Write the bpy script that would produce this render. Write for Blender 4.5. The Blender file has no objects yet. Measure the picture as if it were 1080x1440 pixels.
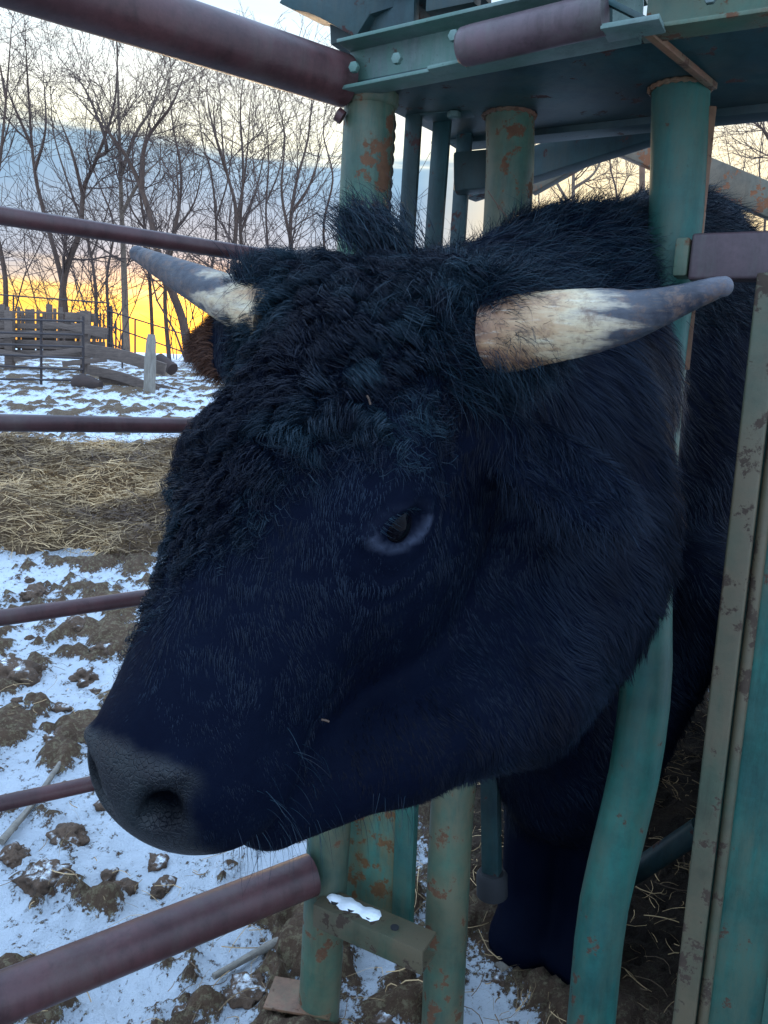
import bpy, bmesh, math, random
import numpy as np
from mathutils import Vector, Matrix

C = bpy.context.scene.collection
# ------------------------------------------------------------------ camera
DZ = 0.18
CAMZ = 1.28+DZ
FPX = 1100.0
PITCH = math.radians(10.8)
ROLL = 0.042
_f = np.array([0, math.cos(PITCH), -math.sin(PITCH)])
_u0 = np.array([0, math.sin(PITCH), math.cos(PITCH)])
_r0 = np.array([1.0, 0, 0])
_r = _r0*math.cos(ROLL) + _u0*math.sin(ROLL)
_u = -_r0*math.sin(ROLL) + _u0*math.cos(ROLL)
CAM = np.array([0, 0, CAMZ])
cd = bpy.data.cameras.new('camera')
cam = bpy.data.objects.new('camera', cd); C.objects.link(cam)
cam.matrix_world = Matrix(((_r[0], _u[0], -_f[0], 0), (_r[1], _u[1], -_f[1], 0), (_r[2], _u[2], -_f[2], CAMZ), (0, 0, 0, 1)))
cd.sensor_width = 36; cd.sensor_fit = 'AUTO'; cd.lens = FPX/1440*36
cd.clip_start = 0.02; cd.clip_end = 2000
bpy.context.scene.camera = cam
def ray(px, py): return _f + (px-540)/FPX*_r - (py-720)/FPX*_u
def P(px, py, Y):
    d = ray(px, py); return CAM + d*(Y/d[1])
def Pz(px, py, z):
    d = ray(px, py); return CAM + d*((z-CAMZ)/d[2])
# ------------------------------------------------------------------ world and sun
SUN_AZ = math.radians(-13.0)      # from +Y towards -X
SUN_EL = math.radians(3.0)
w = bpy.data.worlds.new('World'); bpy.context.scene.world = w; w.use_nodes = True
nt = w.node_tree; nt.nodes.clear()
def N(tree, typ, **kw):
    n = tree.nodes.new(typ)
    for k, v in kw.items():
        if hasattr(n, k): setattr(n, k, v)
        else: n.inputs[k.replace('_', ' ')].default_value = v
    return n
def lnk(tree, a, b): tree.links.new(a, b)
def ramp(tree, fac, stops, interp='LINEAR'):
    n = tree.nodes.new('ShaderNodeValToRGB'); n.color_ramp.interpolation = interp
    e = n.color_ramp.elements
    while len(e) < len(stops): e.new(0.5)
    for i, (p, c) in enumerate(stops):
        e[i].position = p; e[i].color = (*c, 1) if len(c) == 3 else c
    if fac is not None: tree.links.new(fac, n.inputs[0])
    return n
def mth(tree, op, a, b=None, c=None, clamp=False):
    n = tree.nodes.new('ShaderNodeMath'); n.operation = op; n.use_clamp = clamp
    for i, v in enumerate((a, b, c)):
        if v is None: continue
        if isinstance(v, (int, float)): n.inputs[i].default_value = v
        else: tree.links.new(v, n.inputs[i])
    return n.outputs[0]
def mixc(tree, fac, a, b, mode='MIX'):
    n = tree.nodes.new('ShaderNodeMix'); n.data_type = 'RGBA'; n.blend_type = mode
    for i, v in ((0, fac), (6, a), (7, b)):
        if isinstance(v, (int, float)): n.inputs[i].default_value = v
        elif isinstance(v, tuple): n.inputs[i].default_value = (*v, 1)
        else: tree.links.new(v, n.inputs[i])
    return n.outputs[2]
out = nt.nodes.new('ShaderNodeOutputWorld')
sky = nt.nodes.new('ShaderNodeTexSky'); sky.sky_type = 'NISHITA'; sky.sun_disc = False
sky.sun_elevation = SUN_EL; sky.sun_rotation = SUN_AZ
bg1 = nt.nodes.new('ShaderNodeBackground'); bg1.inputs[1].default_value = 0.10
lnk(nt, sky.outputs[0], bg1.inputs[0])
tc = nt.nodes.new('ShaderNodeTexCoord')
sep = nt.nodes.new('ShaderNodeSeparateXYZ'); lnk(nt, tc.outputs['Generated'], sep.inputs[0])
mp = nt.nodes.new('ShaderNodeMapping'); mp.inputs['Scale'].default_value = (1.0, 1.0, 4.5)
lnk(nt, tc.outputs['Generated'], mp.inputs[0])
n1 = N(nt, 'ShaderNodeTexNoise', Scale=3.0, Detail=7.0, Roughness=0.6); lnk(nt, mp.outputs[0], n1.inputs['Vector'])
n2 = N(nt, 'ShaderNodeTexNoise', Scale=9.0, Detail=5.0, Roughness=0.55); mp2 = nt.nodes.new('ShaderNodeMapping'); mp2.inputs['Scale'].default_value = (.8, .8, 12.0); lnk(nt, tc.outputs['Generated'], mp2.inputs[0]); lnk(nt, mp2.outputs[0], n2.inputs['Vector'])
z0 = mth(nt, 'ADD', sep.outputs['Z'], mth(nt, 'MULTIPLY', mth(nt, 'SUBTRACT', n1.outputs[0], 0.5), 0.035))
z1 = mth(nt, 'ADD', z0, mth(nt, 'MULTIPLY', mth(nt, 'SUBTRACT', n2.outputs[0], 0.5), 0.05))
front = ramp(nt, z1, [(0.0, (.50, .26, .10)), (0.02, (.75, .33, .06)), (0.050, (.92, .50, .07)), (0.068, (.85, .54, .17)), (0.082, (.40, .38, .36)), (0.105, (.20, .32, .47)),
    (0.19, (.10, .27, .45)), (0.222, (.15, .33, .49)), (0.240, (.92, .93, .74)), (0.29, (.98, 1.02, .94)), (0.34, (.70, .88, .98)), (0.42, (.50, .68, .84)), (0.50, (.60, .92, 1.35)), (0.66, (.86, 1.24, 1.80))])
right = ramp(nt, z1, [(0.0, (1.0, .56, .15)), (0.12, (1.0, .74, .36)), (0.25, (.92, .80, .55)), (0.31, (.58, .68, .74)), (0.38, (.42, .58, .72)), (0.50, (.60, .92, 1.35)), (0.66, (.86, 1.24, 1.80))])
back = ramp(nt, z1, [(0.0, (.60, .76, 1.0)), (0.2, (.70, .96, 1.35)), (0.6, (.86, 1.24, 1.80))])
col = mixc(nt, mth(nt, 'SMOOTH_MIN', mth(nt, 'MULTIPLY', mth(nt, 'ADD', sep.outputs['X'], -0.02), 6.0, clamp=True), 1.0, 0.0), front.outputs[0], right.outputs[0])
col = mixc(nt, 1.0, col, (.82, .82, .84), 'MULTIPLY')
dt = nt.nodes.new('ShaderNodeVectorMath'); dt.operation = 'DOT_PRODUCT'; lnk(nt, tc.outputs['Generated'], dt.inputs[0]); dt.inputs[1].default_value = (math.sin(SUN_AZ)*math.cos(SUN_EL), math.cos(SUN_AZ)*math.cos(SUN_EL), math.sin(SUN_EL))
gl = mth(nt, 'POWER', mth(nt, 'MULTIPLY_ADD', dt.outputs['Value'], 1/.035, -.965/.035, clamp=True), 6.0)
gl = mth(nt, 'MULTIPLY', gl, mth(nt, 'MULTIPLY_ADD', sep.outputs['Z'], -1/.05, 2.4, clamp=True)); gl = mth(nt, 'MULTIPLY', gl, mth(nt, 'MULTIPLY_ADD', n2.outputs[0], 1.2, .35))
glc = nt.nodes.new('ShaderNodeVectorMath'); glc.operation = 'SCALE'; glc.inputs[0].default_value = (.9, .34, .02); lnk(nt, gl, glc.inputs['Scale'])
ga = nt.nodes.new('ShaderNodeVectorMath'); ga.operation = 'ADD'; lnk(nt, col, ga.inputs[0]); lnk(nt, glc.outputs[0], ga.inputs[1]); col = ga.outputs[0]
fb = mth(nt, 'MULTIPLY_ADD', sep.outputs['Y'], 1.4, -0.15, clamp=True)
col = mixc(nt, fb, back.outputs[0], col)
cl = mth(nt, 'MULTIPLY_ADD', n1.outputs[0], 0.5, 0.75)
colm = nt.nodes.new('ShaderNodeVectorMath'); colm.operation = 'SCALE'; lnk(nt, col, colm.inputs[0]); lnk(nt, cl, colm.inputs['Scale'])
bg2 = nt.nodes.new('ShaderNodeBackground'); bg2.inputs[1].default_value = 1.08; lnk(nt, colm.outputs[0], bg2.inputs[0])
ad = nt.nodes.new('ShaderNodeMixShader'); ad.inputs[0].default_value = 0.88; lnk(nt, bg1.outputs[0], ad.inputs[1]); lnk(nt, bg2.outputs[0], ad.inputs[2]); lnk(nt, ad.outputs[0], out.inputs[0])
sl = bpy.data.lights.new('sun', 'SUN'); sl.energy = 0.6; sl.angle = math.radians(10); sl.color = (1.0, .72, .42)
so = bpy.data.objects.new('sun', sl); C.objects.link(so)
sd = Vector((math.sin(SUN_AZ)*math.cos(SUN_EL), math.cos(SUN_AZ)*math.cos(SUN_EL), math.sin(SUN_EL)))
so.rotation_euler = sd.to_track_quat('Z', 'Y').to_euler()
vs = bpy.context.scene.view_settings
vs.view_transform = 'Standard'; vs.look = 'None'; vs.exposure = 0.95; vs.gamma = 1.0; vs.use_curve_mapping = False

# ------------------------------------------------------------------ helpers
rng = np.random.default_rng(7); random.seed(7)
def _hash(ix, iy, iz, s):
    h = (ix.astype(np.int64)*374761393 + iy.astype(np.int64)*668265263 + iz.astype(np.int64)*2147483647 + s*974711) & 0x7fffffff
    h = ((h ^ (h >> 13))*1274126177) & 0x7fffffff
    h = ((h ^ (h >> 15))*2246822519) & 0x7fffffff
    return (h & 0xffff)/65535.0
def vn(p, s=0):
    """value noise, p (n,3) -> 0..1"""
    i = np.floor(p); f = p-i; f = f*f*(3-2*f); i = i.astype(np.int64)
    r = 0
    for dx in (0, 1):
        for dy in (0, 1):
            for dz in (0, 1):
                wgt = (f[:, 0] if dx else 1-f[:, 0])*(f[:, 1] if dy else 1-f[:, 1])*(f[:, 2] if dz else 1-f[:, 2])
                r = r + wgt*_hash(i[:, 0]+dx, i[:, 1]+dy, i[:, 2]+dz, s)
    return r
def fbm(p, s=0, o=4):
    a = 0; k = .5; t = 0
    for j in range(o):
        a = a + k*vn(p*(2**j)+j*13.7, s+j); t += k; k *= .55
    return a/t
def mesh_np(name, V, Fq, mat, parent=None, smooth=True, attrs=None, uv=None):
    V = np.asarray(V, float); Fq = np.asarray(Fq, np.int32); k = Fq.shape[1]
    me = bpy.data.meshes.new(name)
    me.vertices.add(len(V)); me.vertices.foreach_set('co', V.ravel())
    me.loops.add(Fq.size); me.loops.foreach_set('vertex_index', Fq.ravel())
    me.polygons.add(len(Fq)); me.polygons.foreach_set('loop_start', np.arange(0, Fq.size, k, dtype=np.int32))
    me.polygons.foreach_set('loop_total', np.full(len(Fq), k, np.int32))
    me.polygons.foreach_set('use_smooth', np.full(len(Fq), smooth, bool))
    if attrs:
        for an, av in attrs.items():
            a = me.attributes.new(an, 'FLOAT', 'POINT'); a.data.foreach_set('value', np.asarray(av, np.float32))
    me.update(calc_edges=True)
    me.materials.append(mat)
    return link(name, me, parent)
def link(name, me, parent=None):
    o = bpy.data.objects.new(name, me); C.objects.link(o)
    if parent is not None:
        o.parent = parent; o.matrix_parent_inverse = Matrix.Translation(-Vector(parent.location))
    return o
def tag(o, label=None, cat=None, group=None, kind=None):
    if label: o['label'] = label
    if cat: o['category'] = cat
    if group: o['group'] = group
    if kind: o['kind'] = kind
    return o
def thing(name, label, cat, loc, group=None):
    o = bpy.data.objects.new(name, None); C.objects.link(o); o.location = Vector(loc); o.empty_display_size = .2
    return tag(o, label, cat, group)
class MB:
    def __init__(s): s.v = []; s.f = []; s.a = []
    def add(s, v, f, a=0.0):
        o = len(s.v); s.v += [tuple(x) for x in v]; s.f += [tuple(i+o for i in q) for q in f]
        s.a += list(a) if hasattr(a, '__len__') else [a]*len(v)
    def build(s, name, mat, parent=None, smooth=False, bevel=0, segs=2, ao=40):
        me = bpy.data.meshes.new(name); me.from_pydata(s.v, [], s.f)
        a = me.attributes.new('along', 'FLOAT', 'POINT'); a.data.foreach_set('value', np.array(s.a, np.float32))
        bm = bmesh.new(); bm.from_mesh(me); bmesh.ops.recalc_face_normals(bm, faces=bm.faces)
        if bevel:
            es = [e for e in bm.edges if e.is_manifold and e.calc_face_angle(0) > math.radians(30)]
            bmesh.ops.bevel(bm, geom=es, offset=bevel, segments=segs, affect='EDGES', profile=.6)
        if smooth or bevel:
            for f in bm.faces: f.smooth = True
            for e in bm.edges:
                if e.is_manifold and e.calc_face_angle(0) > math.radians(ao): e.smooth = False
        bm.to_mesh(me); bm.free(); me.materials.append(mat)
        return link(name, me, parent)
def frame(d, up=(0, 0, 1)):
    d = np.asarray(d, float); d = d/np.linalg.norm(d); up = np.asarray(up, float)
    if abs(d@up) > .98: up = np.array([0, 1.0, 0])
    a = np.cross(d, up); a /= np.linalg.norm(a); b = np.cross(a, d); return d, a, b
def spline(pts, n):
    pts = np.asarray(pts, float); m = len(pts)
    if m < 3: return np.array([pts[0]+(pts[-1]-pts[0])*t for t in np.linspace(0, 1, n)])
    q = np.vstack([2*pts[0]-pts[1], pts, 2*pts[-1]-pts[-2]]); o = []
    for t in np.linspace(0, m-1, n):
        i = min(int(t), m-2); f = t-i; a, b, c, d = q[i], q[i+1], q[i+2], q[i+3]
        o.append(.5*((2*b)+(-a+c)*f+(2*a-5*b+4*c-d)*f*f+(-a+3*b-3*c+d)*f**3))
    return np.array(o)
def tube(mb, pts, r, n=20, cap=True, wob=0.0, squash=None):
    pts = np.asarray(pts, float); m = len(pts)
    r = np.full(m, r) if np.isscalar(r) else np.asarray(r, float)
    T = np.gradient(pts, axis=0); T /= np.linalg.norm(T, axis=1)[:, None]
    _, a, b = frame(T[0]); V = []; A = []
    for i in range(m):
        a = a - (a@T[i])*T[i]; a /= np.linalg.norm(a); b = np.cross(T[i], a)
        for k in range(n):
            th = 2*math.pi*k/n
            rr = r[i]*(1+wob*math.sin(3*th+i*1.3)*math.sin(i*.7+k))
            V.append(pts[i]+rr*(math.cos(th)*a+math.sin(th)*b)); A.append(i/(m-1))
    Fc = []
    for i in range(m-1):
        for k in range(n):
            k2 = (k+1) % n; Fc.append((i*n+k, i*n+k2, (i+1)*n+k2, (i+1)*n+k))
    if cap: Fc.append(tuple(range(n))[::-1]); Fc.append(tuple((m-1)*n+k for k in range(n)))
    mb.add(V, Fc, A)
def extr(mb, prof, A, B, up=(0, 0, 1)):
    """extrude 2D profile (side, up) from A to B"""
    A = np.asarray(A, float); B = np.asarray(B, float); d, a, b = frame(B-A, up); n = len(prof)
    V = [A+a*x+b*y for x, y in prof]+[B+a*x+b*y for x, y in prof]
    Fc = [(k, (k+1) % n, n+(k+1) % n, n+k) for k in range(n)]+[tuple(range(n))[::-1], tuple(range(n, 2*n))]
    mb.add(V, Fc, [0]*n+[1]*n)
def rect(w, h, cx=0, cy=0): return [(cx-w/2, cy-h/2), (cx+w/2, cy-h/2), (cx+w/2, cy+h/2), (cx-w/2, cy+h/2)]
def bar(mb, A, B, w, h, up=(0, 0, 1)): extr(mb, rect(w, h), A, B, up)
def channel(w, h, t, flip=1):  # C profile, open towards +side*flip
    return [(flip*x, y) for x, y in [(-w/2, -h/2), (w/2, -h/2), (w/2, -h/2+t), (-w/2+t, -h/2+t), (-w/2+t, h/2-t), (w/2, h/2-t), (w/2, h/2), (-w/2, h/2)]]
# ------------------------------------------------------------------ materials
def newmat(name):
    m = bpy.data.materials.new(name); m.use_nodes = True; t = m.node_tree
    b = t.nodes['Principled BSDF']; return m, t, b
def objco(t, scale=(1, 1, 1)):
    g = t.nodes.new('ShaderNodeNewGeometry'); mpn = t.nodes.new('ShaderNodeMapping')
    mpn.inputs['Scale'].default_value = scale; t.links.new(g.outputs['Position'], mpn.inputs[0]); return mpn.outputs[0]
def noise(t, vec, s, d=5, r=.6, off=None):
    n = N(t, 'ShaderNodeTexNoise', Scale=float(s), Detail=float(d), Roughness=float(r)); t.links.new(vec, n.inputs['Vector']); return n.outputs[0]
def bump(t, b, h, strength=.4, dist=.01):
    n = t.nodes.new('ShaderNodeBump'); n.inputs['Strength'].default_value = strength; n.inputs['Distance'].default_value = dist
    t.links.new(h, n.inputs['Height']); t.links.new(n.outputs[0], b.inputs['Normal'])
def painted(name, paint, paint2, rust, grime, rust_th=.62, grime_th=.5, rough=.5, seed=0.0):
    m, t, b = newmat(name)
    v = objco(t); vst = objco(t, (1, 1, .16))
    va = t.nodes.new('ShaderNodeVectorMath'); va.operation = 'ADD'; va.inputs[1].default_value = (seed, seed*2, 0); t.links.new(v, va.inputs[0]); v = va.outputs[0]
    c = mixc(t, ramp(t, noise(t, v, 5, 4), [(.35, (0, 0, 0)), (.65, (1, 1, 1))]).outputs[0], paint, paint2)
    vv = ramp(t, noise(t, vst, 38, 8, .75), [(.28, (.45, .45, .45)), (.50, (1, 1, 1)), (.72, (1.0, 1.0, 1.0))]).outputs[0]
    c = mixc(t, .8, c, vv, 'MULTIPLY')
    v2 = ramp(t, noise(t, v, 9, 9, .78), [(.34, (.34, .36, .38)), (.58, (1, 1, 1))]).outputs[0]
    c = mixc(t, .7, c, v2, 'MULTIPLY')
    g = ramp(t, noise(t, vst, 14, 8, .75), [(grime_th-.06, (0, 0, 0)), (grime_th+.12, (1, 1, 1))]).outputs[0]
    gf = mth(t, 'MULTIPLY', g, ramp(t, noise(t, v, 4, 5, .7), [(.38, (.15, .15, .15)), (.58, (1, 1, 1))]).outputs[0])
    c = mixc(t, mth(t, 'MULTIPLY', gf, .85), c, grime)
    n3 = noise(t, v, 16, 8, .7)
    rm = ramp(t, n3, [(rust_th, (0, 0, 0)), (rust_th+.03, (1, 1, 1))]).outputs[0]
    rc = mixc(t, noise(t, v, 60, 4), rust, tuple(x*.35 for x in rust))
    c = mixc(t, rm, c, rc)
    sp = ramp(t, noise(t, v, 220, 3, .7), [(.66, (0, 0, 0)), (.70, (1, 1, 1))]).outputs[0]
    c = mixc(t, mth(t, 'MULTIPLY', sp, .5), c, tuple(x*.4 for x in grime))
    t.links.new(c, b.inputs['Base Color'])
    rr = mth(t, 'MULTIPLY_ADD', rm, .35, rough); t.links.new(rr, b.inputs['Roughness'])
    b.inputs['Specular IOR Level'].default_value = .35
    h = mth(t, 'ADD', mth(t, 'MULTIPLY', rm, -.6), mth(t, 'MULTIPLY', noise(t, v, 90, 5, .7), .6))
    bump(t, b, h, .35, .002)
    return m
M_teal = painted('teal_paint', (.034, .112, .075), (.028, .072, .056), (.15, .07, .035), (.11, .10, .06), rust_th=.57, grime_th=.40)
M_teal2 = painted('teal_paint_clean', (.012, .115, .090), (.016, .080, .070), (.10, .055, .035), (.055, .085, .06), rust_th=.62, grime_th=.48, seed=3.1)
M_moss = painted('weathered_edge', (.062, .064, .040), (.035, .070, .045), (.065, .042, .028), (.10, .075, .045), rust_th=.56, grime_th=.32, seed=1.7)
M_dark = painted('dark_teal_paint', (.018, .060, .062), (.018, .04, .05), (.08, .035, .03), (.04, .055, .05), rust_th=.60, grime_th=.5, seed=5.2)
M_rustplate = painted('rusty_plate', (.05, .19, .15), (.04, .15, .12), (.20, .10, .04), (.17, .12, .05), rust_th=.53, grime_th=.42, seed=8.3)
M_pipe = painted('maroon_pipe_paint', (.085, .034, .034), (.065, .030, .032), (.13, .06, .03), (.075, .05, .045), rust_th=.68, grime_th=.55, rough=.42, seed=2.2)
M_purple = painted('faded_purple_tube', (.10, .060, .068), (.075, .055, .060), (.15, .06, .035), (.085, .085, .075), rust_th=.64, grime_th=.55, rough=.45, seed=6.6)
M_tan = painted('tan_rusted_beam', (.16, .12, .08), (.11, .095, .07), (.28, .11, .05), (.12, .12, .09), rust_th=.55, seed=9.1)
M_greyz = painted('grey_channel', (.15, .21, .19), (.13, .15, .16), (.12, .07, .06), (.07, .15, .12), rust_th=.62, grime_th=.42, seed=4.4)
M_rustedge = painted('rust_edge', (.22, .11, .06), (.16, .08, .05), (.10, .05, .03), (.10, .09, .05), rust_th=.55, seed=4.9)
def wood(name, c1, c2, gs=(1, 1, 1)):
    m, t, b = newmat(name)
    tcn = t.nodes.new('ShaderNodeTexCoord'); mpn = t.nodes.new('ShaderNodeMapping'); mpn.inputs['Scale'].default_value = gs
    t.links.new(tcn.outputs['Object'], mpn.inputs[0]); v = mpn.outputs[0]
    c = mixc(t, ramp(t, noise(t, v, 6, 7, .7), [(.3, (0, 0, 0)), (.7, (1, 1, 1))]).outputs[0], c1, c2)
    sp = ramp(t, noise(t, v, 18, 4, .7), [(.6, (0, 0, 0)), (.68, (1, 1, 1))]).outputs[0]
    c = mixc(t, mth(t, 'MULTIPLY', sp, .6), c, tuple(x*.3 for x in c1))
    t.links.new(c, b.inputs['Base Color']); b.inputs['Roughness'].default_value = .9
    bump(t, b, noise(t, v, 14, 6, .7), .5, .01); return m
M_plank = wood('weathered_plank', (.16, .115, .09), (.07, .05, .042), (1, 1, 6))
M_post = wood('split_post', (.26, .23, .19), (.14, .12, .10), (6, 6, 1))
M_bark = wood('tree_bark', (.10, .055, .035), (.045, .028, .022), (3, 3, .6))
M_bark2 = wood('pale_tree_bark', (.20, .14, .10), (.10, .07, .05), (3, 3, .6))
M_twig = wood('twig_bark', (.10, .06, .045), (.055, .033, .027))
M_log = wood('log_wood', (.055, .03, .022), (.03, .02, .018), (1, 1, 3))
M_wire, _t, _b = newmat('dark_iron'); _b.inputs['Base Color'].default_value = (.035, .025, .025, 1); _b.inputs['Roughness'].default_value = .7
M_rubber, _t, _b = newmat('black_rubber'); _b.inputs['Base Color'].default_value = (.012, .013, .016, 1); _b.inputs['Roughness'].default_value = .8
M_chain, _t, _b = newmat('chain_steel'); _b.inputs['Base Color'].default_value = (.06, .055, .05, 1); _b.inputs['Roughness'].default_value = .55; _b.inputs['Metallic'].default_value = .6
M_snowc, _t, _b = newmat('settled_snow'); _b.inputs['Base Color'].default_value = (.80, .84, .88, 1); _b.inputs['Roughness'].default_value = .7
bump(_t, _b, noise(_t, objco(_t), 120, 4), .6, .004)
def strawmat(name, c1, c2, c3):
    m, t, b = newmat(name); oi = t.nodes.new('ShaderNodeAttribute'); oi.attribute_name = 'rnd'
    r = ramp(t, oi.outputs['Fac'], [(0, c3), (.35, c2), (.7, c1), (1, tuple(min(1, x*1.5) for x in c1))])
    t.links.new(r.outputs[0], b.inputs['Base Color']); b.inputs['Roughness'].default_value = .7
    return m
M_straw = strawmat('old_straw', (.42, .28, .14), (.21, .135, .065), (.065, .036, .022))
def dirtmat(name, c1, c2, snow=.0):
    m, t, b = newmat(name); v = objco(t)
    c = mixc(t, noise(t, v, 9, 6, .7), c1, c2)
    c = mixc(t, ramp(t, noise(t, v, 45, 6, .75), [(.45, (0, 0, 0)), (.62, (1, 1, 1))]).outputs[0], c, tuple(x*.4 for x in c1))
    if snow:
        g = t.nodes.new('ShaderNodeNewGeometry'); s = t.nodes.new('ShaderNodeSeparateXYZ'); t.links.new(g.outputs['Normal'], s.inputs[0])
        f = mth(t, 'MULTIPLY', ramp(t, s.outputs['Z'], [(.6, (0, 0, 0)), (.95, (1, 1, 1))]).outputs[0], ramp(t, noise(t, v, 14, 5, .7), [(1-snow-.05, (0, 0, 0)), (1-snow+.05, (1, 1, 1))]).outputs[0])
        c = mixc(t, f, c, (.8, .84, .88))
    t.links.new(c, b.inputs['Base Color']); b.inputs['Roughness'].default_value = .9
    bump(t, b, noise(t, v, 60, 6, .75), .9, .015); return m
M_clod = dirtmat('frozen_mud', (.17, .10, .06), (.06, .036, .024), .42)
M_mound = dirtmat('straw_mat_base', (.17, .10, .045), (.06, .034, .02), .30)

# ------------------------------------------------------------------ ground
def terrain(x, y):
    z = np.interp(y, [-5, 3.6, 7, 9, 12, 16, 25, 60, 800], [0, 0, .30, .56, .83, 1.07, 1.21, 1.26, 1.23])
    return z
def mound(x, y):
    q_ = np.stack([np.ravel(x)*1.0, np.ravel(y)*1.0, np.zeros(np.size(x))], 1)
    wob = (fbm(q_*1.1, 401, 3)-.5)*1.5+(fbm(q_*4, 411, 3)-.5)*.5
    d = ((np.ravel(x)+2.5)/2.9)**2+((np.ravel(y)-6.3)/1.35)**2+wob
    return (.42*np.clip(1-d, 0, 1)**.8*(.75+.5*fbm(q_*2.5, 421, 3))).reshape(np.shape(x))
ys = [-3.0]
while ys[-1] < 700: ys.append(ys[-1]+max(.016, .0105*(abs(ys[-1])+.2)) if ys[-1] > .6 else ys[-1]+.12)
ys = np.array(ys); nx = 520
us = np.linspace(-1, 1, nx); us = np.sign(us)*np.abs(us)**1.15
X = us[None, :]*(2.6+1.0*np.clip(ys, 0, None))[:, None]*1.0 - .6*np.exp(-np.clip(ys, 0, None)[:, None]/8); Y = np.repeat(ys[:, None], nx, 1)
pp = np.stack([X.ravel(), Y.ravel(), np.zeros(X.size)], 1)
def clodfield(pp):
    a = fbm(pp*2.2, 11, 4); b = fbm(pp*7.0+5, 23, 4)
    c = fbm(pp*19+2, 31, 3)
    return a, b, c
a_, b_, c_ = clodfield(pp)
near = np.clip(1-(pp[:, 1]-6)/30, 0, 1)
mud = np.clip(((a_-.50)*4.0+(b_-.5)*5.5+(c_-.5)*3.0)*1.0-.07, -.12, 1)
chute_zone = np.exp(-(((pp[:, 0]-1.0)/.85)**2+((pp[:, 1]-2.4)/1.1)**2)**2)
mud = np.maximum(mud, np.clip(chute_zone*2.4-(1-b_)*.9, 0, 1))
mud *= np.clip(1.4-pp[:, 1]/26, 0.10, 1)
h = terrain(pp[:, 0], pp[:, 1])+near*(.045*(b_-.5)+.07*(a_-.5)+.02*(c_-.5)+.030*(fbm(pp*31, 55, 3)-.5)+np.clip(mud, 0, 1)*(.05*b_+.045*(c_-.35)))
h += np.clip(mound(pp[:, 0], pp[:, 1]), 0, 1)*.5
NY = len(ys)
idx = np.arange(NY*nx).reshape(NY, nx)
Fq = np.stack([idx[:-1, :-1], idx[:-1, 1:], idx[1:, 1:], idx[1:, :-1]], -1).reshape(-1, 4)
mg, t, b = newmat('snow_and_frozen_mud')
at = t.nodes.new('ShaderNodeAttribute'); at.attribute_name = 'mud'; v = objco(t)
mk = mth(t, 'ADD', at.outputs['Fac'], mth(t, 'MULTIPLY', mth(t, 'SUBTRACT', noise(t, v, 26, 9, .78), .5), 2.5))
mk = mth(t, 'ADD', mk, mth(t, 'MULTIPLY', mth(t, 'SUBTRACT', noise(t, objco(t, (1, .35, 1)), 90, 5, .7), .5), .9))
mk = ramp(t, mk, [(.185, (0, 0, 0)), (.30, (1, 1, 1))]).outputs[0]
mc = mixc(t, noise(t, v, 7, 6, .7), (.18, .105, .06), (.055, .032, .022))
mc = mixc(t, ramp(t, noise(t, v, 50, 6, .8), [(.5, (0, 0, 0)), (.6, (1, 1, 1))]).outputs[0], mc, (.24, .19, .11))
da = t.nodes.new('ShaderNodeAttribute'); da.attribute_name = 'chute_shade'; mc = mixc(t, mth(t, 'MULTIPLY', da.outputs['Fac'], .85), mc, (.018, .013, .011))  # shade of the chute interior is painted into the mud colour
sc_ = mixc(t, noise(t, v, 5, 5, .6), (.78, .83, .88), (.66, .72, .80))
t.links.new(mixc(t, mk, sc_, mc), b.inputs['Base Color']); b.inputs['Roughness'].default_value = .8
b.inputs['Specular IOR Level'].default_value = .25
bump(t, b, mth(t, 'ADD', mth(t, 'MULTIPLY', mk, .5), mth(t, 'ADD', noise(t, v, 40, 7, .75), mth(t, 'MULTIPLY', noise(t, v, 160, 4, .7), .4))), .9, .035)
g = mesh_np('ground', np.stack([pp[:, 0], pp[:, 1], h], 1), Fq, mg, attrs={'mud': mud, 'chute_shade': np.clip(chute_zone*1.6-.3, 0, 1)}); g['kind'] = 'structure'
def gz(x, y):
    q = np.array([[x, y, 0.0]]); a, b2, c = clodfield(q)
    return float(terrain(x, y)+.045*(b2[0]-.5)+.07*(a[0]-.5)+mound(np.array([x]), np.array([y]))[0]*.5)
def Pg(px, py, t):
    '''point where a pixel's ray meets the vertical plane t metres behind the gate plane'''
    d = ray(px, py); return CAM+d*(((LP+GN*t-CAM)@GN)/(d@GN))
G = np.array([.88, -.475, 0]); GN = np.array([.475, .88, 0]); LP = np.array([-.03, 1.5, 0])
def onground(px, py, it=6):
    z = 0.0
    for _ in range(it):
        q = Pz(px, py, z) if ray(px, py)[2] < -1e-3 else P(px, py, 30)
        z = gz(q[0], q[1])
    q[2] = z; return q

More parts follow.
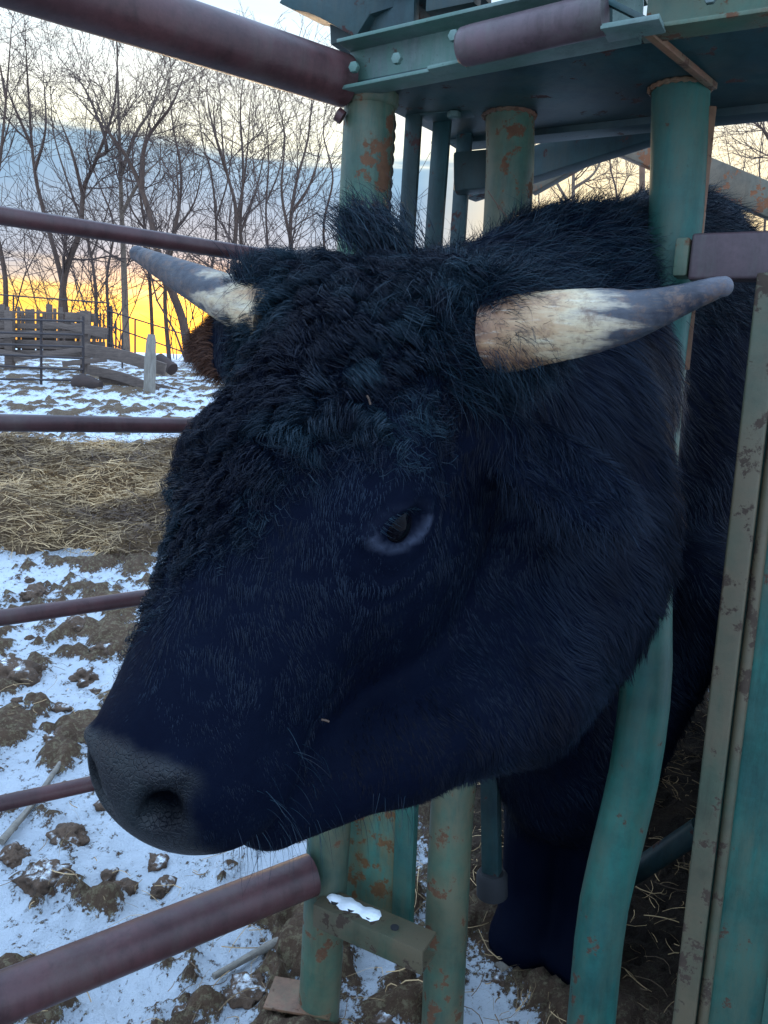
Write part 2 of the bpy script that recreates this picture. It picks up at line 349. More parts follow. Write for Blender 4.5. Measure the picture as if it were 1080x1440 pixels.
# ribbons ------------------------------------------------------------------
def ribbons(name, pts, width, wdir, mat, parent=None, attrs=None, taper=True):
    """pts (n,k,3), width (n,), wdir (n,k,3)"""
    n, k, _ = pts.shape
    tp = np.linspace(1, 0, k)**.6 if taper else np.ones(k); tp = np.maximum(tp, .12)
    off = wdir*(width[:, None]*.5*tp[None, :])[..., None]
    V = np.stack([pts-off, pts+off], 2).reshape(-1, 3)
    base = (np.arange(n)*k*2)[:, None]+(np.arange(k-1)*2)[None, :]
    Fq = np.stack([base, base+1, base+3, base+2], -1).reshape(-1, 4)
    at = {q: np.repeat(v, k*2) for q, v in (attrs or {}).items()}
    return mesh_np(name, V, Fq, mat, parent, smooth=True, attrs=at)
def norm(v): return v/(np.linalg.norm(v, axis=-1, keepdims=True)+1e-9)
def straws(name, base, n_len, mat, parent=None, seed=1, tilt=.25, w=.004, bend=.3):
    r = np.random.default_rng(seed); n = len(base)
    L = r.uniform(*n_len, n); az = r.uniform(0, 2*math.pi, n); el = r.normal(0, tilt, n)
    d = np.stack([np.cos(az)*np.cos(el), np.sin(az)*np.cos(el), np.sin(el)], 1)
    side = np.stack([-np.sin(az), np.cos(az), np.zeros(n)], 1)
    bd = r.normal(0, bend, n)
    ts = np.linspace(-.5, .5, 5)
    pts = base[:, None, :]+d[:, None, :]*(L[:, None]*ts)[..., None]+side[:, None, :]*(L*bd)[:, None, None]*(ts**2)[None, :, None]
    pts[..., 2] -= (L[:, None]*.25*ts[None, :]**2)
    wd = norm(np.stack([side[:, 0]*.8, side[:, 1]*.8, r.uniform(.3, .9, n)], 1)); wd = np.repeat(wd[:, None, :], 5, 1)
    return ribbons(name, pts, r.uniform(.5, 1.3, n)*w, wd, mat, parent, {'rnd': np.clip(r.uniform(-.25, .45, n)+2.2*(fbm(base*2.6, 77, 4)-.5)+.32, 0, 1)}, taper=False)

# ------------------------------------------------------------------ bull
HL = np.array([.850, -.524, -.040]); HM = np.array([-.345, -.512, -.786])
HM = HM/np.linalg.norm(HM); HL = HL-(HL@HM)*HM; HL /= np.linalg.norm(HL); HN = -np.cross(HL, HM)
HO = CAM+np.array([-.052, .872, .080])
HR = np.stack([HL, HM, HN], 1)
def H(l, m, n): return HO+HR@np.array([l, m, n])
def tolocal(p): return (p-HO)@HR
G = np.array([.88, -.475, 0]); GN = np.array([.475, .88, 0]); LP = np.array([-.03, 1.5, 0])
def gate(s, t, z): return LP+G*s+GN*t+np.array([0, 0, z])
def s_ell(p, c, r, R=None):
    q = p-np.asarray(c, float)
    if R is not None: q = q@R
    r = np.asarray(r, float)
    k0 = np.sqrt(((q/r)**2).sum(-1)); k1 = np.sqrt(((q/(r*r))**2).sum(-1))+1e-9
    return k0*(k0-1)/k1
def s_cone(p, a, b, r1, r2):
    a = np.asarray(a, float); b = np.asarray(b, float); pa = p-a; ba = b-a
    hh = np.clip((pa@ba)/(ba@ba), 0, 1)
    return np.linalg.norm(pa-hh[..., None]*ba, axis=-1)-(r1+(r2-r1)*hh)
def smin(a, b, k):
    hh = np.clip(.5+.5*(b-a)/k, 0, 1); return b+(a-b)*hh-k*hh*(1-hh)
def smax(a, b, k): return -smin(-a, -b, k)
GR = np.stack([G, GN, np.array([0, 0, 1.0])], 1)
EYE = np.array([.1275, .224, -.087])
def head_sdf(q):
    """q: points in head coordinates (left, muzzle-ward, out of the forehead)"""
    A = np.abs(q[:, 0]); qa = q.copy(); qa[:, 0] = A
    d = s_ell(q, (0, .05, -.105), (.145, .13, .10))
    d = smin(d, s_ell(q, (0, .15, -.085), (.132, .17, .080)), .03)
    d = smin(d, s_ell(qa, (.085, .20, -.075), (.050, .075, .050)), .025)      # orbits
    d = smin(d, s_cone(q, (0, .20, -.095), (0, .47, -.090), .100, .062), .03)   # nose bridge
    d = smin(d, s_ell(qa, (.045, .33, -.115), (.060, .19, .085)), .03)        # side of the face
    d = smin(d, s_ell(q, (0, .505, -.105), (.096, .060, .072)), .03)          # muzzle
    d = smin(d, s_ell(q, (0, .508, -.082), (.064, .042, .050)), .02)
    d = smin(d, s_ell(q, (0, .455, -.085), (.072, .075, .054)), .03)
    d = smin(d, s_ell(q, (0, .520, -.122), (.088, .060, .074)), .02)          # nose pad
    d = smin(d, s_ell(qa, (.045, .485, -.140), (.055, .065, .050)), .02)      # upper lip
    d = smin(d, s_ell(q, (0, .475, -.195), (.060, .065, .042)), .018)         # chin
    d = smin(d, s_cone(qa, (.050, .17, -.24), (.020, .45, -.185), .070, .040), .04)
    d = smin(d, s_ell(qa, (.080, .20, -.175), (.066, .14, .125)), .035)       # cheek
    d = smin(d, s_cone(q, (0, .15, -.20), (0, .43, -.15), .10, .06), .03)
    d = smin(d, s_cone(qa, (.10, -.01, -.075), (.165, -.012, -.068), .062, .054), .03)  # horn seats
    # nostrils, mouth, eye sockets
    no = smin(s_cone(qa, (.024, .560, -.066), (.046, .546, -.056), .010, .018), s_cone(qa, (.046, .546, -.054), (.072, .514, -.036), .014, .006), .005)
    d = smin(d, s_cone(qa, (.016, .520, -.052), (.052, .512, -.042), .014, .011), .012)
    d = smax(d, -no, .005)
    mo = s_ell(qa, (.10, .455, -.172), (.075, .095, .0055)); d = smax(d, -mo, .010)
    eu = np.stack([A, EYE[0]*0+(q[:, 1]-EYE[1])*.72+(q[:, 2]-EYE[2])*.69, -(q[:, 1]-EYE[1])*.69+(q[:, 2]-EYE[2])*.72], 1)
    d = smax(d, -s_ell(eu, (.152, 0, 0), (.032, .037, .022)), .007)
    up_ = smin(s_cone(eu, (.119, .041, -.003), (.131, .0, .021), .006, .009), s_cone(eu, (.131, .0, .021), (.119, -.041, .002), .009, .006), .006)
    lo_ = smin(s_cone(eu, (.117, .041, -.005), (.126, .0, -.0215), .005, .0065), s_cone(eu, (.126, .0, -.0215), (.117, -.041, -.001), .0065, .005), .006)
    d = smin(d, up_, .009); d = smin(d, lo_, .006)
    # eyelid folds / wrinkles round the eye
    rr = np.sqrt(((A-.12)/1.0)**2+((q[:, 1]-.218)/1.25)**2+((q[:, 2]+.095)/.9)**2)
    d = d+.0016*np.sin(rr*300)*np.exp(-((rr-.055)/.022)**2)
    # ears
    def ear(d, sgn):
        c0 = np.array([.135, .055, -.155]); c1 = np.array([.275, .095, -.215])
        qq = q.copy(); qq[:, 0] *= sgn
        ax = (c1-c0)/np.linalg.norm(c1-c0); up = np.array([0, .9, .25]); up -= up@ax*ax; up /= np.linalg.norm(up); sd_ = np.cross(ax, up)
        R = np.stack([ax, up, sd_], 1); mid = (c0+c1)/2
        e = s_ell(qq, mid+ax*.02, (.105, .055, .017), R)
        e = smax(e, -s_ell(qq, mid+ax*.025+sd_*.018, (.075, .036, .014), R), .01)
        e = smin(e, s_cone(qq, c0-ax*.03, c0+ax*.03, .038, .028), .02)
        return smin(d, e, .022)
    d = ear(d, 1); d = ear(d, -1)
    return d
def bull_sdf(p):
    q = tolocal(p)
    near = np.linalg.norm(q-np.array([0, .25, -.12]), axis=1) < .62
    d = np.full(len(p), 1.0)
    d[near] = head_sdf(q[near])
    def E(s, t, z, r, R=GR): return s_ell(p, gate(s, t, z+DZ), r, R)
    # neck in front of the bars, neck between them, crest, shoulders
    nk = s_cone(p, H(0, .06, -.22), gate(.34, .05, 1.24+DZ), .155, .20)
    nk = smin(nk, s_ell(p, (.185, 1.19, 1.04+DZ), (.255, .19, .34), GR), .08)
    nk = smin(nk, s_cone(p, H(0, .0, -.16), gate(.30, .12, 1.42+DZ), .115, .13), .06)
    nk = smin(nk, s_cone(p, H(0, .22, -.22), (.20, 1.22, .80+DZ), .085, .11), .08)       # throat
    jw = smin(s_cone(p, P(385, 1135, .75), P(560, 1035, .86), .042, .072), s_cone(p, P(560, 1035, .86), P(715, 965, 1.0), .072, .105), .03)
    nk = smin(nk, jw, .10)
    nk = smin(nk, s_cone(p, P(345, 505, 1.0), P(292, 490, 1.035), .036, .021), .02)
    nk = smin(nk, E(.37, .22, 1.17, (.150, .30, .40)), .06)
    nk = smin(nk, s_cone(p, (.21, 1.28, .74+DZ), gate(.32, .32, .52+DZ), .075, .13), .07)   # dewlap
    nk = smin(nk, s_cone(p, gate(.29, .10, 1.40+DZ), gate(.38, .75, 1.52+DZ), .12, .19), .08)  # crest to hump
    body = E(.38, .78, 1.12, (.31, .36, .50))
    body = smin(body, E(.38, .85, 1.47, (.17, .34, .20)), .10)
    body = smin(body, E(.38, 1.55, 1.05, (.40, .95, .44)), .12)
    body = smin(body, E(.38, 2.25, 1.12, (.33, .38, .38)), .12)
    body = smin(body, E(.32, .42, .54, (.21, .22, .36)), .10)
    d = smin(d, nk, .05); d = smin(d, body, .09)
    for sx in (-1, 1):
        a0 = gate(.36+.16*sx, .55, .80+DZ); a1 = gate(.33+.082*sx, .46, .42+DZ*.5); a2 = gate(.33+.080*sx, .46, .14); a3 = gate(.33+.080*sx, .41, .045)
        lg = s_cone(p, a0, a1, .15, .095); lg = smin(lg, s_ell(p, a1-np.array([0, 0, .03]), (.080, .080, .085)), .03); lg = smin(lg, s_cone(p, a1, a2, .080, .066), .03); lg = smin(lg, s_ell(p, a2, (.070, .070, .05)), .02); lg = smin(lg, s_cone(p, a2, a3, .060, .078), .02)
        d = smin(d, lg, .06)
        b0 = gate(.38+.22*sx, 2.25, .85+DZ); b1 = gate(.38+.19*sx, 2.05, .62+DZ); b2 = gate(.38+.19*sx, 2.42, .44+DZ*.5); b3 = gate(.38+.19*sx, 2.36, .12); b4 = gate(.38+.19*sx, 2.30, .045)
        lg = smin(s_cone(p, b0, b1, .19, .12), s_cone(p, b1, b2, .11, .06), .05)
        lg = smin(lg, s_cone(p, b2, b3, .055, .045), .03); lg = smin(lg, s_cone(p, b3, b4, .05, .062), .03)
        d = smin(d, lg, .07)
    tl = s_cone(p, gate(.38, 2.58, 1.30+DZ), gate(.38, 2.72, .75+DZ), .040, .022); tl = smin(tl, s_cone(p, gate(.38, 2.72, .75+DZ), gate(.38, 2.72, .50+DZ), .03, .045), .03)
    d = smin(d, tl, .05)
    return np.maximum(d, .012-p[:, 2])
def surface_nets(fn, xs, ys_, zs):
    nx_, ny_, nz_ = len(xs), len(ys_), len(zs)
    D = np.empty((nx_, ny_, nz_), np.float32)
    YY, ZZ = np.meshgrid(ys_, zs, indexing='ij')
    for i in range(nx_):
        pts = np.stack([np.full(YY.size, xs[i]), YY.ravel(), ZZ.ravel()], 1)
        D[i] = fn(pts).reshape(ny_, nz_)
    S = D < 0
    corners = [(a, b2, c) for a in (0, 1) for b2 in (0, 1) for c in (0, 1)]
    cnt = sum(S[a:nx_-1+a, b2:ny_-1+b2, c:nz_-1+c].astype(np.int8) for a, b2, c in corners)
    act = (cnt > 0) & (cnt < 8); I = np.argwhere(act); vid = -np.ones(act.shape, np.int64); vid[act] = np.arange(len(I))
    acc = np.zeros((len(I), 3)); num = np.zeros(len(I))
    for ax in range(3):
        o1, o2 = [k for k in range(3) if k != ax]
        for u1 in (0, 1):
            for u2 in (0, 1):
                c0 = np.zeros(3, int); c0[o1] = u1; c0[o2] = u2; c1 = c0.copy(); c1[ax] = 1
                A0 = I+c0; A1 = I+c1
                d0 = D[A0[:, 0], A0[:, 1], A0[:, 2]]; d1 = D[A1[:, 0], A1[:, 1], A1[:, 2]]
                cr = (d0 < 0) != (d1 < 0); tt = np.where(cr, d0/(d0-d1+1e-12), 0)
                pos = A0.astype(float); pos[:, ax] += tt
                acc[cr] += pos[cr]; num[cr] += 1
    acc /= num[:, None]
    V = np.stack([np.interp(acc[:, k], np.arange(len(g_)), g_) for k, g_ in enumerate((xs, ys_, zs))], 1)
    Fl = []
    for ax in range(3):
        o1, o2 = (ax+1) % 3, (ax+2) % 3
        sl0 = [slice(None)]*3; sl1 = [slice(None)]*3; sl0[ax] = slice(0, -1); sl1[ax] = slice(1, None)
        s0 = S[tuple(sl0)]; s1 = S[tuple(sl1)]
        E_ = np.argwhere(s0 != s1)
        E_ = E_[(E_[:, o1] > 0) & (E_[:, o2] > 0) & (E_[:, o1] < D.shape[o1]-1) & (E_[:, o2] < D.shape[o2]-1)]
        ins = s0[E_[:, 0], E_[:, 1], E_[:, 2]]
        def cell(a, b2):
            q = E_.copy(); q[:, o1] -= a; q[:, o2] -= b2; return vid[q[:, 0], q[:, 1], q[:, 2]]
        quad = np.stack([cell(1, 1), cell(0, 1), cell(0, 0), cell(1, 0)], 1)
        quad[~ins] = quad[~ins][:, ::-1]; Fl.append(quad)
    return V, np.vstack(Fl)
def axis(segs):
    o = [segs[0][0]]
    for a, b2, st in segs:
        k = max(1, int(round((b2-a)/st))); o += list(np.linspace(a, b2, k+1)[1:])
    return np.array(o)
FINE = .0062
bx = axis([(-.48, -.40, .02), (-.40, .46, FINE), (.46, .70, .012), (.70, 2.20, .035)])
by = axis([(.44, 1.22, FINE), (1.22, 1.7, .010), (1.7, 4.3, .035)])
bz = axis([(-.03, .82, .02), (.82, 1.70, FINE), (1.70, 2.02, .013)])
BV, BF = surface_nets(bull_sdf, bx, by, bz)
def normals(p, e=.004):
    o = []
    for k in range(3):
        dd = np.zeros(3); dd[k] = e; o.append(bull_sdf(p+dd)-bull_sdf(p-dd))
    return norm(np.stack(o, 1))
bull = thing('bull', 'black long-haired horned bull with its head through the green head gate', 'bull', gate(.38, .6, 0))
q = tolocal(BV)
def padmask(q):
    w_ = (fbm(q*60, 301, 2)-.5)*.014
    return np.clip((q[:, 1]-.512+w_+.35*np.maximum(q[:, 2]+.05, 0)+.25*np.maximum(np.abs(q[:, 0])-.03, 0))/.012, 0, 1)*np.clip((q[:, 2]+.172+w_)/.012, 0, 1)*np.clip((.074+w_-np.abs(q[:, 0])-.25*np.maximum(-.11-q[:, 2], 0))/.014, 0, 1)*(q[:, 1] < .7)
pad = padmask(q)
pad *= (np.linalg.norm(q-np.array([0, .3, -.1]), axis=1) < .4)
nostril = np.clip(1-np.linalg.norm((np.abs(q[:, :1])*[[1, 0, 0]]+q*[[0, 1, 1]])-np.array([.044, .542, -.056]), axis=1)/.028, 0, 1)
ea = (q[:, 1]-EYE[1])*.72+(q[:, 2]-EYE[2])*.69; eb = -(q[:, 1]-EYE[1])*.69+(q[:, 2]-EYE[2])*.72
eyd = np.sqrt((ea*.52)**2+eb**2)
lid = np.clip(1-np.abs(eyd-.0215)/.005, 0, 1)*(.10+.88*(eb < .0))*(np.abs(np.abs(q[:, 0])-.12) < .05)
mb_, t, b = newmat('black_hide')
v = objco(t); pa = t.nodes.new('ShaderNodeAttribute'); pa.attribute_name = 'pad'
na = t.nodes.new('ShaderNodeAttribute'); na.attribute_name = 'nostril'
hide = mixc(t, noise(t, v, 25, 6, .7), (.0005, .0012, .006), (.0022, .0045, .012))
vor = t.nodes.new('ShaderNodeTexVoronoi'); vor.feature = 'DISTANCE_TO_EDGE'; vor.inputs['Scale'].default_value = 210; t.links.new(v, vor.inputs['Vector'])
padc = mixc(t, ramp(t, noise(t, v, 22, 5, .6), [(.42, (0, 0, 0)), (.62, (1, 1, 1))]).outputs[0], (.0009, .0022, .0055), (.0055, .009, .012))
cc = mixc(t, pa.outputs['Fac'], hide, padc); cc = mixc(t, mth(t, 'MULTIPLY', na.outputs['Fac'], 1.6, clamp=True), cc, (.001, .001, .002))  # dark of the nostril hollow is painted in as near-black colour
la = t.nodes.new('ShaderNodeAttribute'); la.attribute_name = 'lid'; cc = mixc(t, mth(t, 'MULTIPLY', la.outputs['Fac'], .7), cc, (.045, .055, .085))
t.links.new(cc, b.inputs['Base Color'])
t.links.new(mth(t, 'MULTIPLY_ADD', pa.outputs['Fac'], -.26, .66), b.inputs['Roughness'])
t.links.new(mth(t, 'MULTIPLY', mth(t, 'MULTIPLY_ADD', pa.outputs['Fac'], .26, .03), mth(t, 'SUBTRACT', 1.0, mth(t, 'MULTIPLY', na.outputs['Fac'], 2.0, clamp=True))), b.inputs['Specular IOR Level'])
bump(t, b, mth(t, 'ADD', mth(t, 'MULTIPLY', mth(t, 'MULTIPLY', ramp(t, vor.outputs[0], [(0, (0, 0, 0)), (.12, (1, 1, 1))]).outputs[0], pa.outputs['Fac']), .8), noise(t, v, 130, 5, .7)), .5, .0022)
mesh_np('body', BV, BF, mb_, bull, attrs={'pad': pad, 'nostril': nostril, 'lid': lid})
# eyes
me_, t, b = newmat('wet_dark_eye'); b.inputs['Base Color'].default_value = (.0015, .0015, .003, 1); b.inputs['Roughness'].default_value = .10; b.inputs['Specular IOR Level'].default_value = .06
for sgn in (1, -1):
    bm = bmesh.new(); bmesh.ops.create_uvsphere(bm, u_segments=24, v_segments=16, radius=.0235)
    me = bpy.data.meshes.new('eye'); bm.to_mesh(me); bm.free()
    for f in me.polygons: f.use_smooth = True
    me.materials.append(me_); o = link('eye', me, None); o.location = H(sgn*(EYE[0]-.010), EYE[1], EYE[2])
    o.parent = bull; o.matrix_parent_inverse = Matrix.Translation(-Vector(bull.location))
# horns
def hornmat():
    m, t, b = newmat('weathered_horn'); at = t.nodes.new('ShaderNodeAttribute'); at.attribute_name = 'along'
    v = objco(t, (1, 1, 1))
    av = mth(t, 'ADD', at.outputs['Fac'], mth(t, 'MULTIPLY', mth(t, 'SUBTRACT', noise(t, objco(t, (.3, .8, 1.5)), 38, 5, .6), .5), .75))
    base = ramp(t, av, [(0, (.16, .08, .05)), (.12, (.27, .15, .08)), (.24, (.38, .25, .14)), (.36, (.46, .37, .24)), (.46, (.33, .28, .21)), (.54, (.050, .053, .065)), (.75, (.016, .018, .028)), (.92, (.022, .024, .034)), (1, (.06, .06, .075))])
    # growth rings and dirt flakes
    wv = mth(t, 'SINE', mth(t, 'MULTIPLY', mth(t, 'ADD', at.outputs['Fac'], mth(t, 'MULTIPLY', noise(t, v, 30, 3), .03)), 150.0))
    c = mixc(t, mth(t, 'MULTIPLY', ramp(t, noise(t, v, 60, 7, .75), [(.5, (0, 0, 0)), (.66, (1, 1, 1))]).outputs[0], .75), base.outputs[0], (.13, .075, .05))
    c = mixc(t, mth(t, 'MULTIPLY', ramp(t, noise(t, objco(t, (.5, .5, 3)), 55, 6, .7), [(.55, (0, 0, 0)), (.7, (1, 1, 1))]).outputs[0], mth(t, 'MULTIPLY', ramp(t, av, [(.40, (1, 1, 1)), (.56, (.12, .12, .12))]).outputs[0], .45)), c, (.62, .58, .48))
    c = mixc(t, mth(t, 'MULTIPLY', ramp(t, noise(t, objco(t, (.35, .35, 2.2)), 150, 5, .7), [(.56, (0, 0, 0)), (.64, (1, 1, 1))]).outputs[0], .55), c, (.09, .06, .045))
    t.links.new(c, b.inputs['Base Color']); b.inputs['Roughness'].default_value = .45; b.inputs['Specular IOR Level'].default_value = .35
    bump(t, b, mth(t, 'ADD', mth(t, 'MULTIPLY', wv, .13), mth(t, 'MULTIPLY', noise(t, v, 90, 6, .75), .9)), .55, .0025)
    return m
M_horn = hornmat()
def horn(cs, label, a0=0.0):
    pts = np.array([P(x, y, Y) for x, y, Y, r in cs]); rr = np.array([r*np.linalg.norm(P(x, y, Y)-CAM)/math.hypot(FPX, math.hypot(x-540, y-720)) for x, y, Y, r in cs])
    n = 60; pp_ = spline(pts, n); r2 = np.interp(np.linspace(0, 1, n), np.linspace(0, 1, len(rr)), rr)
    r2 = np.convolve(np.pad(r2, 4, mode='edge'), np.ones(9)/9, 'valid')
    ends = np.linspace(0, 1, 7)[1:]; T = norm(pp_[-1]-pp_[-2]); R_ = r2[-1]
    extra = np.array([pp_[-1]+T*R_*.9*math.sin(e*math.pi/2) for e in ends]); er = np.array([R_*max(.03, math.cos(e*math.pi/2)) for e in ends])
    pp_ = np.vstack([pp_, extra]); r2 = np.concatenate([r2, er])
    m = MB(); tube(m, pp_, r2, n=40, wob=.012); al = np.concatenate([[0], np.cumsum(np.linalg.norm(np.diff(pp_, axis=0), axis=1))]); al /= al[-1]; m.a = [a0+(1-a0)*x for x in np.repeat(al, 40)]; o = m.build('horn', M_horn, bull, smooth=True, ao=80); return tag(o, label)
horn([(697, 470, .822, 55), (716, 468, .813, 55.5), (762, 462, .80, 52), (843, 450, .78, 43.5), (884, 444, .768, 36), (925, 433, .755, 27.5), (966, 419, .745, 20.5), (1004, 406, .735, 15.5), (1018, 403, .732, 14)], 'pale horn with a dark worn tip')
horn([(385, 448, .945, 42), (335, 427, .975, 36), (285, 403, 1.01, 28), (240, 381, 1.05, 20), (205, 363, 1.09, 12.5), (193, 357, 1.10, 11)], 'grey horn pointing at the pasture', .26)

# fur ------------------------------------------------------------------
def tri_sample(V, Fq, nsamp, wfun, seed):
    r = np.random.default_rng(seed)
    c = V[Fq].mean(1); ar = np.linalg.norm(np.cross(V[Fq[:, 2]]-V[Fq[:, 0]], V[Fq[:, 3]]-V[Fq[:, 1]]), axis=1)*.5
    wt = ar*wfun(c); cs = np.cumsum(wt); cs /= cs[-1]
    i = np.searchsorted(cs, r.random(nsamp)); a, b2 = r.random(nsamp), r.random(nsamp)
    v = V[Fq[i]]; return ((1-a)*(1-b2))[:, None]*v[:, 0]+(a*(1-b2))[:, None]*v[:, 1]+(a*b2)[:, None]*v[:, 2]+((1-a)*b2)[:, None]*v[:, 3]
def furmat(name, c1, c2, rough, spec, sheen=.0):
    m, t, b = newmat(name); at = t.nodes.new('ShaderNodeAttribute'); at.attribute_name = 'rnd'
    t.links.new(mixc(t, at.outputs['Fac'], c1, c2), b.inputs['Base Color']); b.inputs['Roughness'].default_value = rough
    b.inputs['Specular IOR Level'].default_value = spec; b.inputs['Sheen Weight'].default_value = sheen
    b.inputs['Sheen Tint'].default_value = (.35, .65, 1, 1); b.inputs['Sheen Roughness'].default_value = .5
    return m
M_fur = furmat('short_black_fur', (.0005, .0012, .0055), (.0065, .0135, .027), .5, .10, .0)
M_curl = furmat('curly_black_hair', (.0005, .0018, .009), (.011, .027, .040), .45, .16, .0)  # second colour paints a teal sheen into some locks
def smooth_noise_vec(p, s, seed): return np.stack([fbm(p*s, seed, 2), fbm(p*s+9.1, seed+40, 2), fbm(p*s+4.3, seed+80, 2)], 1)-.5
# short coat
def w_short(c):
    q = tolocal(c); dd = np.linalg.norm(c-CAM, axis=1)
    wv = np.clip(1.5-dd, 0.12, 1)
    wv *= 1-padmask(q)*(np.linalg.norm(q-np.array([0, .3, -.1]), axis=1) < .4)
    e = np.linalg.norm(q-EYE, axis=1); wv *= np.clip((e-.030)/.012, 0.0, 1)
    wv *= (c[:, 2] > .35) & (c[:, 1] < 2.6)
    return wv
R0 = tri_sample(BV, BF, 230000, w_short, 3)
nr = normals(R0); ql = tolocal(R0); n = len(R0)
head = np.clip(1-(np.linalg.norm(ql-np.array([0, .25, -.12]), axis=1)-.30)/.1, 0, 1)[:, None]
flow = head*(HM*.7-HN*.7)[None, :]+(1-head)*np.array([.55, .25, -.8])[None, :]
flow = flow+smooth_noise_vec(R0, 18, 5)*1.1
flow = norm(flow-(flow*nr).sum(1)[:, None]*nr)
dist = np.linalg.norm(R0-CAM, axis=1)
en = np.linalg.norm(ql-EYE, axis=1)
Ln = (.010-.006*np.clip((.075-en)/.04, 0, 1)-.005*np.clip((ql[:, 1]-.42)/.06, 0, 1)*(head[:, 0] > .5)+.016*(1-head[:, 0])+.007*np.clip((ql[:, 1]-.0)/-.3+1, 0, 1))*rng.uniform(.6, 1.3, n)
lift = .16+.10*(1-head[:, 0])+.30*fbm(R0*30, 77, 2)
ts = np.linspace(0, 1, 4)
pts = R0[:, None, :]-nr[:, None, :]*.001+(flow[:, None, :]*ts[None, :, None]+nr[:, None, :]*(lift[:, None]*(ts-.45*ts**2)[None, :])[..., None])*Ln[:, None, None]
pts += smooth_noise_vec(R0, 55, 9)[:, None, :]*(Ln[:, None]*ts[None, :]**1.5)[..., None]*.7
wd = norm(np.cross(np.repeat(flow[:, None, :], 4, 1), np.repeat(nr[:, None, :], 4, 1))+rng.normal(0, .35, (n, 1, 3)))
ribbons('fur_coat', pts, (.0007+.0006*(dist > 1.1))*rng.uniform(.7, 1.3, n), wd, M_fur, bull, {'rnd': np.clip(rng.uniform(0, .35, n)+2.2*(fbm(R0*np.array([9, 9, 6]), 88, 4)-.44)+.5*np.clip(1-np.abs(ql[:, 1]-.22)/.2, 0, 1)*(ql[:, 2] > -.12), 0, 1)})
# curls of the forehead and poll
def w_curl(c):
    q = tolocal(c)
    fr = np.clip((.37+.13*np.clip(-q[:, 0]/.1, -1.2, .6)-q[:, 1]+(fbm(c*22, 71, 2)-.5)*.10)/.17, 0, 1)**1.3*np.clip((q[:, 2]+.100)/.075, 0, 1)*(np.abs(q[:, 0]) < .16)
    fr = fr*np.clip((np.linalg.norm((q-EYE)*[1, 1, 1], axis=1)-.050)/.06, 0, 1)
    poll = np.clip((.05-q[:, 1])/.05, 0, 1)*(q[:, 2] > -.22)*(np.abs(q[:, 0]) < .15)*(q[:, 1] > -.16)
    dd = np.linalg.norm(q-np.array([0, .1, -.1]), axis=1) < .40
    return np.maximum(fr, poll)*dd+1e-9
R1 = tri_sample(BV, BF, 44000, w_curl, 4); n = len(R1); nr = normals(R1); ql = tolocal(R1)
cl = vn(R1*26, 91)[:, None]
cell = np.floor(R1*44+smooth_noise_vec(R1, 34, 15)*2.6)       # locks of hair
_, inv = np.unique(cell[:, 0]*7919+cell[:, 1]*104729+cell[:, 2]*1299709, return_inverse=True)
cnt_ = np.bincount(inv); cen = np.stack([np.bincount(inv, R1[:, k_])/cnt_ for k_ in range(3)], 1)[inv]
hsh = lambda s: _hash(cell[:, 0], cell[:, 1], cell[:, 2], s)
down = HM*.8+np.array([0, 0, -.3]); swirl = np.cross(nr, norm(R1-H(.0, .10, -.0)))
flow = down[None, :]*.8+swirl*.55+smooth_noise_vec(cen, 11, 21)*3.2
flow = norm(flow-(flow*nr).sum(1)[:, None]*nr); sd2 = np.cross(nr, flow)
Ln = (.030+.024*hsh(1)+.018*np.clip(-ql[:, 1]/.08, 0, 1))*rng.uniform(.7, 1.15, n)*np.clip((.44-ql[:, 1])/.20, .35, 1)
k = 10; ts = np.linspace(0, 1, k); ph = hsh(2)*6.28+rng.normal(0, .25, n); fr = (1.1+1.1*hsh(3))*6.28
amp = (.0045+.0065*hsh(4))*np.clip((.44-ql[:, 1])/.20, .4, 1)
ang = ph[:, None]+fr[:, None]*ts[None, :]
rise = (.25+.42*hsh(5))[:, None]*(ts-.72*ts**2)[None, :]
pts = R1[:, None, :]+flow[:, None, :]*(Ln[:, None]*ts[None, :]*.8)[..., None]+nr[:, None, :]*(Ln[:, None]*rise)[..., None]
A_ = (amp[:, None]*np.clip(ts[None, :]*2.2, 0, 1))
pts += sd2[:, None, :]*(A_*(np.cos(ang)-np.cos(ph)[:, None]))[..., None]+nr[:, None, :]*(A_*(np.sin(ang)*.8+.5))[..., None]
pts += rng.normal(0, 1, (n, 1, 3))*.0008*ts[None, :, None]
pts += (cen-R1)[:, None, :]*((.30+.45*hsh(8))[:, None, None]*ts[None, :, None]**.8)
tg = np.gradient(pts, axis=1); wd = norm(np.cross(tg, np.repeat(nr[:, None, :], k, 1))+rng.normal(0, .25, (n, 1, 3)))
ribbons('forehead_curls', pts, .0008*rng.uniform(.7, 1.35, n), wd, M_curl, bull, {'rnd': np.clip(hsh(6)**1.5*1.3*np.clip(fbm(R1*11, 63, 2)*3.2-1.1, 0, 1.4)+rng.uniform(0, .12, n), 0, 1)})
